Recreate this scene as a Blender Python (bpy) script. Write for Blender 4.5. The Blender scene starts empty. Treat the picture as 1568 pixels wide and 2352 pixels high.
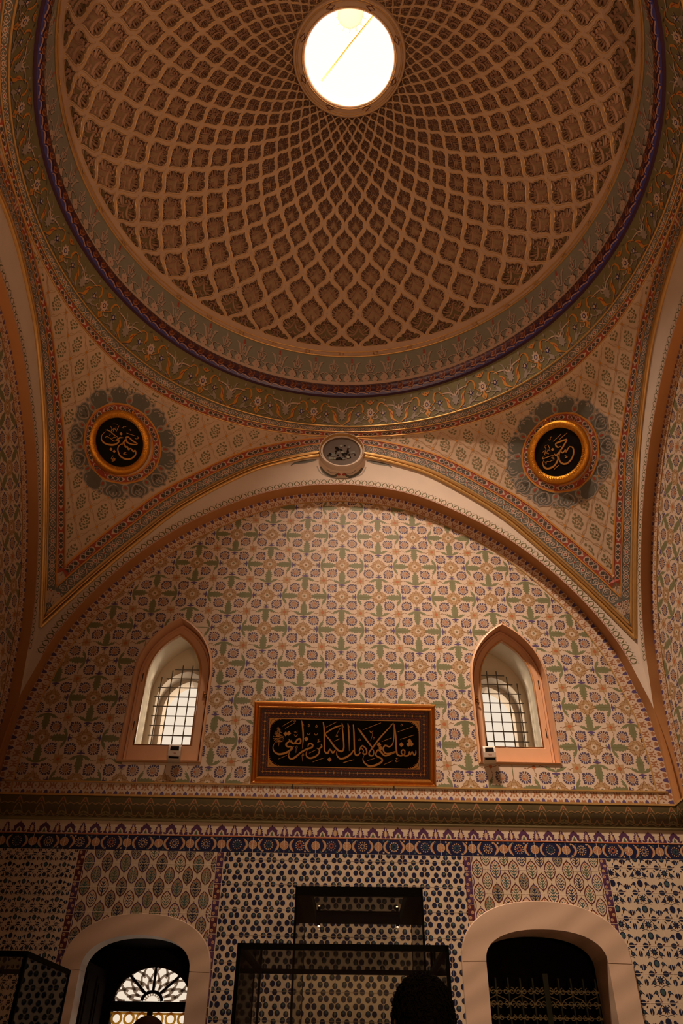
import bpy, math, random
import numpy as np
from mathutils import Vector, Matrix
from mathutils.bvhtree import BVHTree
PI = math.pi
sin, cos, tan = math.sin, math.cos, math.tan
scene = bpy.context.scene
COL = scene.collection

# ------------------------------------------------------------------ camera
cam_data = bpy.data.cameras.new('camera')
cam_data.sensor_fit = 'VERTICAL'
cam_data.sensor_width = 24.0
cam_data.sensor_height = 36.0
cam_data.lens = 1731.81 / 2352 * 36.0
cam_data.clip_start = 0.05
cam = bpy.data.objects.new('camera', cam_data)
COL.objects.link(cam)
TH, YAW, ROLL = 0.658675, 0.0070668, 0.01556
fw = Vector((sin(YAW) * cos(TH), cos(YAW) * cos(TH), sin(TH)))
rt = Vector((cos(YAW), -sin(YAW), 0))
up = rt.cross(fw)
r2 = rt * cos(ROLL) + up * sin(ROLL)
u2 = up * cos(ROLL) - rt * sin(ROLL)
rotm = Matrix((r2, u2, -fw)).transposed()
cam.matrix_world = Matrix.Translation((-0.03567, -6.74429, 1.5)) @ rotm.to_4x4()
scene.camera = cam

# ------------------------------------------------------------------ light
world = bpy.data.worlds.new('overcast_sky')
scene.world = world
world.use_nodes = True
bg = world.node_tree.nodes['Background']
bg.inputs[0].default_value = (1.0, 0.93, 0.86, 1)
bg.inputs[1].default_value = 1.15


def area(name, loc, target, size, energy, color, shape='DISK', size_y=None):
    d = bpy.data.lights.new(name, 'AREA')
    d.shape = shape
    d.size = size
    if size_y:
        d.size_y = size_y
    d.energy = energy
    d.color = color
    o = bpy.data.objects.new(name, d)
    COL.objects.link(o)
    o.location = loc
    o.rotation_euler = (Vector(target) - Vector(loc)).to_track_quat('-Z', 'Y').to_euler()
    return o


def spot(name, loc, target, energy, color, angle, blend=0.8, radius=0.12):
    d = bpy.data.lights.new(name, 'SPOT')
    d.energy = energy
    d.color = color
    d.spot_size = math.radians(angle)
    d.spot_blend = blend
    d.shadow_soft_size = radius
    o = bpy.data.objects.new(name, d)
    COL.objects.link(o)
    o.location = loc
    o.rotation_euler = (Vector(target) - Vector(loc)).to_track_quat('-Z', 'Y').to_euler()
    return o


# daylight falling through the oculus (bright part of the sky)
area('daylight', (-0.54, -3.88, 13.70), (0.8, -1.4, 6.0), 1.5, 3150, (1.0, 0.72, 0.52))
# warm lamps of the hall, standing behind the visitor
for sx, e in ((-1, 410), (1, 450)):
    spot('hall_lamp', (sx * 2.3, -6.6, 2.6), (-sx * 0.8, -2.6, 10.4), e, (1.0, 0.53, 0.275), 92, 1.0)
spot('hall_lamp', (.5, -7.6, 1.9), (.35, .1, 4.2), 260, (1.0, 0.58, 0.33), 54, 1.0)
# added lamps outside, out of view, to brighten the two window recesses
for sx in (-1, 1):
    area('window_daylight', (sx * 1.0, 1.95, 4.95), (sx * 2.0, .55, 4.75), .5, 30, (1.0, .88, .72))

scene.view_settings.view_transform = 'Standard'
scene.view_settings.look = 'None'
scene.view_settings.exposure = 0.0
scene.view_settings.gamma = 1.0
scene.view_settings.use_curve_mapping = False
scene.cycles.use_denoising = True
scene.cycles.max_bounces = 6
scene.cycles.diffuse_bounces = 4
scene.cycles.glossy_bounces = 3
scene.cycles.transmission_bounces = 4
scene.cycles.transparent_max_bounces = 12
scene.cycles.caustics_reflective = False
scene.cycles.caustics_refractive = False
scene.cycles.sample_clamp_indirect = 4.0

# ------------------------------------------------------------------ materials
SPEC = {
    # name: (colour, roughness, metallic, noise amount, noise scale, bump)
    'plaster_cream': ((.60, .45, .32), .75, 0, .10, 6, .05),
    'plaster_white': ((.66, .56, .47), .75, 0, .06, 5, .05),
    'plaster_dome': ((.56, .40, .28), .55, 0, .10, 8, .05),
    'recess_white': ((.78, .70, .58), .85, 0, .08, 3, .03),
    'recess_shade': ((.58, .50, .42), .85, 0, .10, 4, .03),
    'soffit_ochre': ((.46, .22, .08), .6, 0, .08, 6, .03),
    'peach_paint': ((.66, .38, .22), .45, 0, .07, 7, .04),
    'peach_edge': ((.56, .28, .10), .45, 0, .07, 7, .04),
    'gold': ((.58, .34, .12), .38, .8, .10, 30, .05),
    'gold_paint': ((.70, .44, .16), .35, .6, .12, 20, .05),
    'gold_frame': ((.72, .30, .06), .38, .8, .15, 60, .15),
    'gold_hammered': ((.78, .35, .04), .38, .85, .15, 90, .5),
    'gold_letter': ((.62, .30, .07), .5, .3, .10, 40, .05),
    'board_black': ((.010, .008, .007), .8, 0, .3, 10, .0),
    'border_maroon': ((.06, .012, .008), .5, 0, .25, 40, .05),
    'dome_floor_olive': ((.16, .12, .05), .6, 0, .18, 20, .1),
    'dome_floor_brown': ((.31, .21, .12), .6, 0, .18, 20, .1),
    'dome_relief': ((.46, .29, .20), .55, 0, .12, 20, .05),
    'dome_relief_line': ((.075, .03, .02), .6, 0, .1, 20, 0),
    'frieze_sage': ((.27, .28, .23), .7, 0, .08, 10, .04),
    'frieze_relief': ((.55, .42, .34), .65, 0, .08, 15, .03),
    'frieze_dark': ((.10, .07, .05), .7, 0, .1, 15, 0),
    'paint_red': ((.42, .07, .035), .6, 0, .1, 15, 0),
    'paint_brick': ((.34, .06, .03), .6, 0, .12, 15, 0),
    'paint_offwhite': ((.60, .46, .36), .65, 0, .08, 15, 0),
    'paint_olive': ((.15, .13, .05), .65, 0, .15, 10, .03),
    'paint_moss': ((.19, .17, .075), .65, 0, .12, 12, .02),
    'paint_orange': ((.62, .27, .04), .5, .2, .1, 15, 0),
    'paint_dark': ((.07, .055, .04), .65, 0, .15, 15, 0),
    'paint_slate': ((.13, .13, .11), .65, 0, .12, 15, 0),
    'paint_greygreen': ((.20, .20, .14), .65, 0, .12, 15, 0),
    'paint_lace': ((.34, .29, .25), .65, 0, .12, 15, 0),
    'rope_purple': ((.045, .014, .04), .35, 0, .2, 20, 0),
    'rope_navy': ((.03, .025, .10), .35, 0, .2, 20, 0),
    'rope_blue': ((.045, .045, .22), .35, 0, .1, 20, 0),
    'rope_red': ((.13, .035, .02), .45, 0, .2, 20, 0),
    'knot_orange': ((.34, .13, .05), .55, 0, .15, 20, 0),
    'rope_pink': ((.36, .22, .20), .45, 0, .1, 20, 0),
    'wall_ivory': ((.64, .51, .40), .45, 0, .06, 6, .02),
    'wall_green': ((.185, .19, .095), .5, 0, .12, 14, 0),
    'wall_green_dark': ((.17, .17, .07), .5, 0, .12, 14, 0),
    'wall_navy': ((.085, .06, .105), .5, 0, .15, 14, 0),
    'wall_violet': ((.10, .065, .17), .5, 0, .15, 14, 0),
    'wall_tan': ((.44, .29, .15), .5, 0, .10, 14, 0),
    'flower_fill': ((.40, .28, .21), .5, 0, .10, 14, 0),
    'wall_line': ((.27, .13, .045), .5, 0, .10, 14, 0),
    'wall_rust': ((.44, .14, .05), .5, 0, .10, 14, 0),
    'wall_brown': ((.36, .16, .07), .5, 0, .10, 14, 0),
    'tile_ivory': ((.60, .49, .36), .22, 0, .12, 3, .03),
    'tile_grout': ((.70, .58, .46), .6, 0, .08, 10, 0),
    'tile_grout_dark': ((.30, .22, .14), .6, 0, .08, 10, 0),
    'tile_navy': ((.018, .022, .05), .2, 0, .25, 20, 0),
    'tile_cobalt': ((.014, .018, .055), .2, 0, .2, 20, 0),
    'tile_teal': ((.045, .095, .10), .2, 0, .2, 20, 0),
    'tile_green': ((.085, .115, .07), .2, 0, .2, 20, 0),
    'tile_maroon': ((.10, .025, .03), .2, 0, .2, 20, 0),
    'leaf_fill': ((.27, .23, .15), .25, 0, .25, 30, 0),
    'tile_purple': ((.085, .035, .085), .25, 0, .25, 12, 0),
    'tile_rust': ((.42, .13, .06), .25, 0, .15, 20, 0),
    'tile_sand': ((.46, .31, .18), .25, 0, .15, 20, 0),
    'cornice_olive': ((.10, .075, .028), .5, 0, .15, 12, .05),
    'cornice_lip': ((.24, .20, .09), .5, 0, .12, 12, .05),
    'cornice_line': ((.30, .18, .075), .5, 0, .12, 12, 0),
    'case_black': ((.004, .004, .004), .7, 0, .1, 10, 0),
    'case_plinth': ((.05, .045, .04), .5, 0, .1, 10, 0),
    'wood_dark': ((.020, .008, .005), .8, 0, .3, 9, .1),
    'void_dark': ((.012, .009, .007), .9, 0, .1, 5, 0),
    'shutter_dark': ((.009, .005, .004), .9, 0, .2, 9, .05),
    'iron_grey': ((.15, .13, .11), .6, .4, .15, 30, .1),
    'iron_green': ((.30, .27, .15), .5, .4, .2, 30, .1),
    'iron_green_dark': ((.035, .045, .03), .5, .3, .2, 30, .1),
    'lattice_stone': ((.17, .15, .14), .8, 0, .1, 20, 0),
    'ring_yellow': ((.42, .30, .08), .6, 0, .1, 20, 0),
    'device_white': ((.70, .60, .50), .4, 0, .03, 10, 0),
    'device_dark': ((.010, .008, .007), .2, 0, .1, 10, 0),
    'device_mark': ((.30, .08, .04), .5, 0, .1, 10, 0),
    'brass': ((.40, .20, .06), .4, .8, .1, 30, 0),
    'floor_stone': ((.40, .29, .20), .35, 0, .15, 2, .02),
    'hair_black': ((.009, .007, .006), .6, 0, .2, 60, 0),
    'hair_brown': ((.045, .014, .008), .6, 0, .2, 60, 0),
    'skin': ((.42, .24, .16), .5, 0, .05, 20, .02),
    'shirt_grey': ((.05, .05, .06), .85, 0, .1, 30, .05),
    'shirt_rust': ((.20, .07, .05), .85, 0, .1, 30, .05),
    'trousers_dark': ((.03, .03, .04), .85, 0, .1, 30, .05),
    'shoe_black': ((.015, .013, .012), .4, 0, .1, 30, 0),
    'lantern_white': ((.80, .77, .72), .6, 0, .03, 10, 0),
    'lantern_boss': ((.55, .46, .32), .6, 0, .03, 10, 0),
}
MATS = {}


def M(name):
    if name in MATS:
        return MATS[name]
    c, rough, metal, na, ns, bump = SPEC[name]
    m = bpy.data.materials.new(name)
    m.use_nodes = True
    nt = m.node_tree
    p = nt.nodes['Principled BSDF']
    p.inputs['Roughness'].default_value = rough
    p.inputs['Metallic'].default_value = metal
    p.inputs['Specular IOR Level'].default_value = 0.05 if name in ('wood_dark', 'void_dark', 'shutter_dark', 'board_black', 'case_black', 'hair_black', 'hair_brown') else 0.4
    tc = nt.nodes.new('ShaderNodeTexCoord')
    nz = nt.nodes.new('ShaderNodeTexNoise')
    nz.inputs['Scale'].default_value = ns
    nz.inputs['Detail'].default_value = 3
    nt.links.new(tc.outputs['Object'], nz.inputs['Vector'])
    mx = nt.nodes.new('ShaderNodeMix')
    mx.data_type = 'RGBA'
    lo = tuple(max(0, v * (1 - 1.4 * na)) for v in c) + (1,)
    hi = tuple(min(1, v * (1 + 1.4 * na)) for v in c) + (1,)
    mx.inputs['A'].default_value = lo
    mx.inputs['B'].default_value = hi
    nt.links.new(nz.outputs['Fac'], mx.inputs['Factor'])
    nt.links.new(mx.outputs['Result'], p.inputs['Base Color'])
    if bump:
        b = nt.nodes.new('ShaderNodeBump')
        b.inputs['Strength'].default_value = bump
        b.inputs['Distance'].default_value = .01
        nt.links.new(nz.outputs['Fac'], b.inputs['Height'])
        nt.links.new(b.outputs['Normal'], p.inputs['Normal'])
    MATS[name] = m
    return m


def marble():
    m = bpy.data.materials.new('marble_veined')
    m.use_nodes = True
    nt = m.node_tree
    p = nt.nodes['Principled BSDF']
    p.inputs['Roughness'].default_value = .38
    tc = nt.nodes.new('ShaderNodeTexCoord')
    mp = nt.nodes.new('ShaderNodeMapping')
    mp.inputs['Rotation'].default_value = (0, math.radians(28), 0)
    wv = nt.nodes.new('ShaderNodeTexWave')
    wv.bands_direction = 'Z'
    wv.inputs['Scale'].default_value = 1.7
    wv.inputs['Distortion'].default_value = 5
    wv.inputs['Detail'].default_value = 4
    wv.inputs['Detail Scale'].default_value = .7
    mx = nt.nodes.new('ShaderNodeMix')
    mx.data_type = 'RGBA'
    mx.inputs['A'].default_value = (.50, .36, .26, 1)
    mx.inputs['B'].default_value = (.62, .45, .33, 1)
    nt.links.new(tc.outputs['Object'], mp.inputs['Vector'])
    nt.links.new(mp.outputs['Vector'], wv.inputs['Vector'])
    nt.links.new(wv.outputs['Fac'], mx.inputs['Factor'])
    nt.links.new(mx.outputs['Result'], p.inputs['Base Color'])
    return m


def glass(name, tint, ior=1.45):
    m = bpy.data.materials.new(name)
    m.use_nodes = True
    nt = m.node_tree
    for n in list(nt.nodes):
        nt.nodes.remove(n)
    out = nt.nodes.new('ShaderNodeOutputMaterial')
    mix = nt.nodes.new('ShaderNodeMixShader')
    fr = nt.nodes.new('ShaderNodeFresnel')
    fr.inputs['IOR'].default_value = ior
    tr = nt.nodes.new('ShaderNodeBsdfTransparent')
    tr.inputs[0].default_value = tint + (1,)
    gl = nt.nodes.new('ShaderNodeBsdfGlossy')
    gl.inputs['Roughness'].default_value = .02
    nt.links.new(fr.outputs[0], mix.inputs[0])
    nt.links.new(tr.outputs[0], mix.inputs[1])
    nt.links.new(gl.outputs[0], mix.inputs[2])
    nt.links.new(mix.outputs[0], out.inputs[0])
    return m


def emitter(name, color, strength):
    m = bpy.data.materials.new(name)
    m.use_nodes = True
    p = m.node_tree.nodes['Principled BSDF']
    p.inputs['Emission Color'].default_value = color + (1,)
    p.inputs['Emission Strength'].default_value = strength
    return m


MATS['marble'] = marble()


def translucent(name, color):
    m = bpy.data.materials.new(name)
    m.use_nodes = True
    nt = m.node_tree
    p = nt.nodes['Principled BSDF']
    p.inputs['Base Color'].default_value = color + (1,)
    p.inputs['Roughness'].default_value = .8
    t = nt.nodes.new('ShaderNodeBsdfTranslucent')
    t.inputs[0].default_value = color + (1,)
    mx = nt.nodes.new('ShaderNodeMixShader')
    mx.inputs[0].default_value = .8
    nt.links.new(p.outputs[0], mx.inputs[1])
    nt.links.new(t.outputs[0], mx.inputs[2])
    nt.links.new(mx.outputs[0], nt.nodes['Material Output'].inputs[0])
    return m


MATS['lattice_stone'] = translucent('lattice_stone', (.86, .78, .72))
MATS['ring_yellow'] = translucent('ring_yellow', (.90, .66, .22))
MATS['pane_clear'] = glass('pane_clear', (.78, .69, .58), 1.2)
MATS['case_glass'] = glass('case_glass', (.965, .96, .935), 1.42)
MATS['lantern_glass'] = glass('lantern_glass', (.99, .99, .99), 1.01)
MATS['bulb'] = emitter('bulb', (1.0, .55, .25), 12)


# ------------------------------------------------------------------ mesh builder
class MB:
    def __init__(s):
        s.v, s.f, s.mi, s.mats, s.sm = [], [], [], [], []

    def _m(s, m):
        if m not in s.mats:
            s.mats.append(m)
        return s.mats.index(m)

    def poly(s, pts, m, smooth=False):
        n = len(s.v)
        s.v.extend(tuple(p) for p in pts)
        s.f.append(tuple(range(n, n + len(pts))))
        s.mi.append(s._m(m))
        s.sm.append(smooth)

    def grid(s, rows, m, smooth=True, closed=False):
        n = len(s.v)
        w = len(rows[0])
        for r in rows:
            s.v.extend(tuple(p) for p in r)
        k = s._m(m)
        for i in range(len(rows) - 1):
            for j in range(w if closed else w - 1):
                j2 = (j + 1) % w
                s.f.append((n + i * w + j, n + i * w + j2, n + (i + 1) * w + j2, n + (i + 1) * w + j))
                s.mi.append(k)
                s.sm.append(smooth)

    def box(s, x0, x1, y0, y1, z0, z1, m):
        n = len(s.v)
        s.v.extend([(x0, y0, z0), (x1, y0, z0), (x1, y1, z0), (x0, y1, z0), (x0, y0, z1), (x1, y0, z1), (x1, y1, z1), (x0, y1, z1)])
        k = s._m(m)
        for q in ((0, 3, 2, 1), (4, 5, 6, 7), (0, 1, 5, 4), (1, 2, 6, 5), (2, 3, 7, 6), (3, 0, 4, 7)):
            s.f.append(tuple(n + i for i in q))
            s.mi.append(k)
            s.sm.append(False)

    def tube(s, pts, r, m, n=6, closed=False, taper=None):
        P = [Vector(p) for p in pts]
        N = len(P)
        rings = []
        prev = None
        for i in range(N):
            a = P[i - 1] if (i > 0 or closed) else P[i]
            b = P[(i + 1) % N] if (i < N - 1 or closed) else P[i]
            t = (b - a).normalized()
            if prev is None:
                h = Vector((0, 0, 1)) if abs(t.z) < .9 else Vector((1, 0, 0))
            else:
                h = prev
            a1 = (h - t * h.dot(t)).normalized()
            prev = a1
            b1 = t.cross(a1)
            rr = r if taper is None else r * taper[i]
            rings.append([P[i] + a1 * rr * cos(2 * PI * k / n) + b1 * rr * sin(2 * PI * k / n) for k in range(n)])
        if closed:
            rings.append(rings[0])
        s.grid(rings, m, True, True)
        if not closed:
            s.poly(rings[0][::-1], m)
            s.poly(rings[-1], m)

    def lathe(s, prof, m, c=(0, 0), n=96, smooth=True, a0=0, a1=2 * PI):
        full = abs(a1 - a0 - 2 * PI) < 1e-6
        k = n if full else n + 1
        rows = []
        for r, z in prof:
            rows.append([(c[0] + r * sin(a0 + (a1 - a0) * i / n), c[1] + r * cos(a0 + (a1 - a0) * i / n), z) for i in range(k)])
        s.grid(rows, m, smooth, full)

    def pats(s, pat, mapf, T=None, keep=None):
        for ci, (pts, m, h) in enumerate(pat):
            h = h + .11 * (ci % 8)               # keep touching coats of paint apart
            out = []
            ok = True
            for (a, b) in pts:
                if T:
                    a, b = T(a, b)
                q = mapf(a, b, h)
                if q is None:
                    ok = False
                    break
                out.append(q)
            if ok and (keep is None or keep(out)):
                s.poly(out, m)

    def build(s, name, parent=None, **props):
        me = bpy.data.meshes.new(name)
        me.from_pydata(s.v, [], s.f)
        me.polygons.foreach_set('material_index', s.mi)
        me.polygons.foreach_set('use_smooth', s.sm)
        for m in s.mats:
            me.materials.append(M(m))
        me.update()
        o = bpy.data.objects.new(name, me)
        COL.objects.link(o)
        if parent:
            o.parent = parent
        for k, v in props.items():
            o[k] = v
        return o


def empty(name, loc=(0, 0, 0), rz=0, **props):
    o = bpy.data.objects.new(name, None)
    COL.objects.link(o)
    o.location = loc
    o.rotation_euler = (0, 0, rz)
    for k, v in props.items():
        o[k] = v
    return o


# ------------------------------------------------------------------ 2D pattern pieces
def circ(cx, cy, r, m, h=1, n=10, ry=None, rot=0):
    ry = r if ry is None else ry
    return (
        [(cx + r * cos(2 * PI * k / n) * cos(rot) - ry * sin(2 * PI * k / n) * sin(rot),
          cy + r * cos(2 * PI * k / n) * sin(rot) + ry * sin(2 * PI * k / n) * cos(rot)) for k in range(n)], m, h)


def spline(p, n=4):
    if len(p) < 3:
        return list(p)
    q = [p[0]] + list(p) + [p[-1]]
    out = []
    for i in range(1, len(q) - 2):
        a, b, c, d = q[i - 1], q[i], q[i + 1], q[i + 2]
        for k in range(n):
            t = k / n
            out.append(tuple(.5 * (2 * b[j] + (c[j] - a[j]) * t + (2 * a[j] - 5 * b[j] + 4 * c[j] - d[j]) * t * t + (3 * b[j] - a[j] - 3 * c[j] + d[j]) * t ** 3) for j in range(len(b))))
    out.append(tuple(p[-1]))
    return out


def sides(p, w):
    L, R = [], []
    n = len(p)
    for i in range(n):
        a = p[max(0, i - 1)]
        b = p[min(n - 1, i + 1)]
        dx, dy = b[0] - a[0], b[1] - a[1]
        l = math.hypot(dx, dy) or 1
        ww = (w[i] if isinstance(w, (list, tuple)) else w) / 2
        L.append((p[i][0] - dy / l * ww, p[i][1] + dx / l * ww))
        R.append((p[i][0] + dy / l * ww, p[i][1] - dx / l * ww))
    return L, R


def stroke(p, w, m, h=1, n=3):
    """ribbon along a smooth line, as quads"""
    q = spline([tuple(a) for a in p], n) if n > 1 else list(p)
    if isinstance(w, (list, tuple)):
        ww = [x[0] for x in spline([(a,) for a in w], n)] if len(w) > 2 and n > 1 else (w if len(w) == len(q) else [w[0] + (w[-1] - w[0]) * i / (len(q) - 1) for i in range(len(q))])
    else:
        ww = w
    L, R = sides(q, ww)
    return [([L[i], R[i], R[i + 1], L[i + 1]], m, h) for i in range(len(q) - 1)]


def leaf(x0, y0, x1, y1, w, m, h=1, bend=0):
    dx, dy = x1 - x0, y1 - y0
    pts = []
    for t, k in ((0, 0), (.2, .75), (.45, 1), (.75, .65), (1, 0), (.75, -.65), (.45, -1), (.2, -.75)):
        bb = bend * sin(PI * t)
        pts.append((x0 + dx * t - dy * (k * w / 2 / math.hypot(dx, dy) + bb), y0 + dy * t + dx * (k * w / 2 / math.hypot(dx, dy) + bb)))
    return (pts, m, h)


def diamond(cx, cy, rx, ry, m, h=1):
    return ([(cx - rx, cy), (cx, cy - ry), (cx + rx, cy), (cx, cy + ry)], m, h)


def rect(x0, x1, y0, y1, m, h=1):
    return ([(x0, y0), (x1, y0), (x1, y1), (x0, y1)], m, h)


def xf(pat, s=1, rot=0, dx=0, dy=0, mx=False, dh=0, sy=None):
    c, sn = cos(rot), sin(rot)
    sy = s if sy is None else sy
    out = []
    for pts, m, h in pat:
        q = []
        for a, b in pts:
            if mx:
                a = -a
            a *= s
            b *= sy
            q.append((a * c - b * sn + dx, a * sn + b * c + dy))
        out.append((q, m, h + dh))
    return out


def mirror(pat):
    return pat + xf(pat, mx=True)


def rosette(n, r0, r1, w0, w1, m, h=1, rot=0):
    out = []
    for k in range(n):
        a = rot + 2 * PI * k / n
        c, s = cos(a), sin(a)
        out.append(([(r0 * c + w0 * s, r0 * s - w0 * c), (r1 * c + w1 * s, r1 * s - w1 * c), (r1 * c - w1 * s, r1 * s + w1 * c), (r0 * c - w0 * s, r0 * s + w0 * c)], m, h))
    return out


def clip(pats_, x0, x1, z0, z1):
    """cut every piece to a rectangle"""
    out = []
    for pts, m, h in pats_:
        for ax, lim, sg in ((0, x0, 1), (0, x1, -1), (1, z0, 1), (1, z1, -1)):
            res = []
            for i in range(len(pts)):
                a, c = pts[i], pts[(i + 1) % len(pts)]
                da, dc = (a[ax] - lim) * sg, (c[ax] - lim) * sg
                if da >= 0:
                    res.append(a)
                if (da >= 0) != (dc >= 0):
                    t = da / (da - dc)
                    res.append((a[0] + (c[0] - a[0]) * t, a[1] + (c[1] - a[1]) * t))
            pts = res
            if len(pts) < 3:
                break
        if len(pts) >= 3 and max(p[0] for p in pts) - min(p[0] for p in pts) > 8e-4 and max(p[1] for p in pts) - min(p[1] for p in pts) > 8e-4:
            ar = sum(a[0] * c[1] - c[0] * a[1] for a, c in zip(pts, pts[1:] + pts[:1]))
            if abs(ar) > 2e-6:
                out.append((pts, m, h))
    return out


EPS = 0.0003

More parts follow.
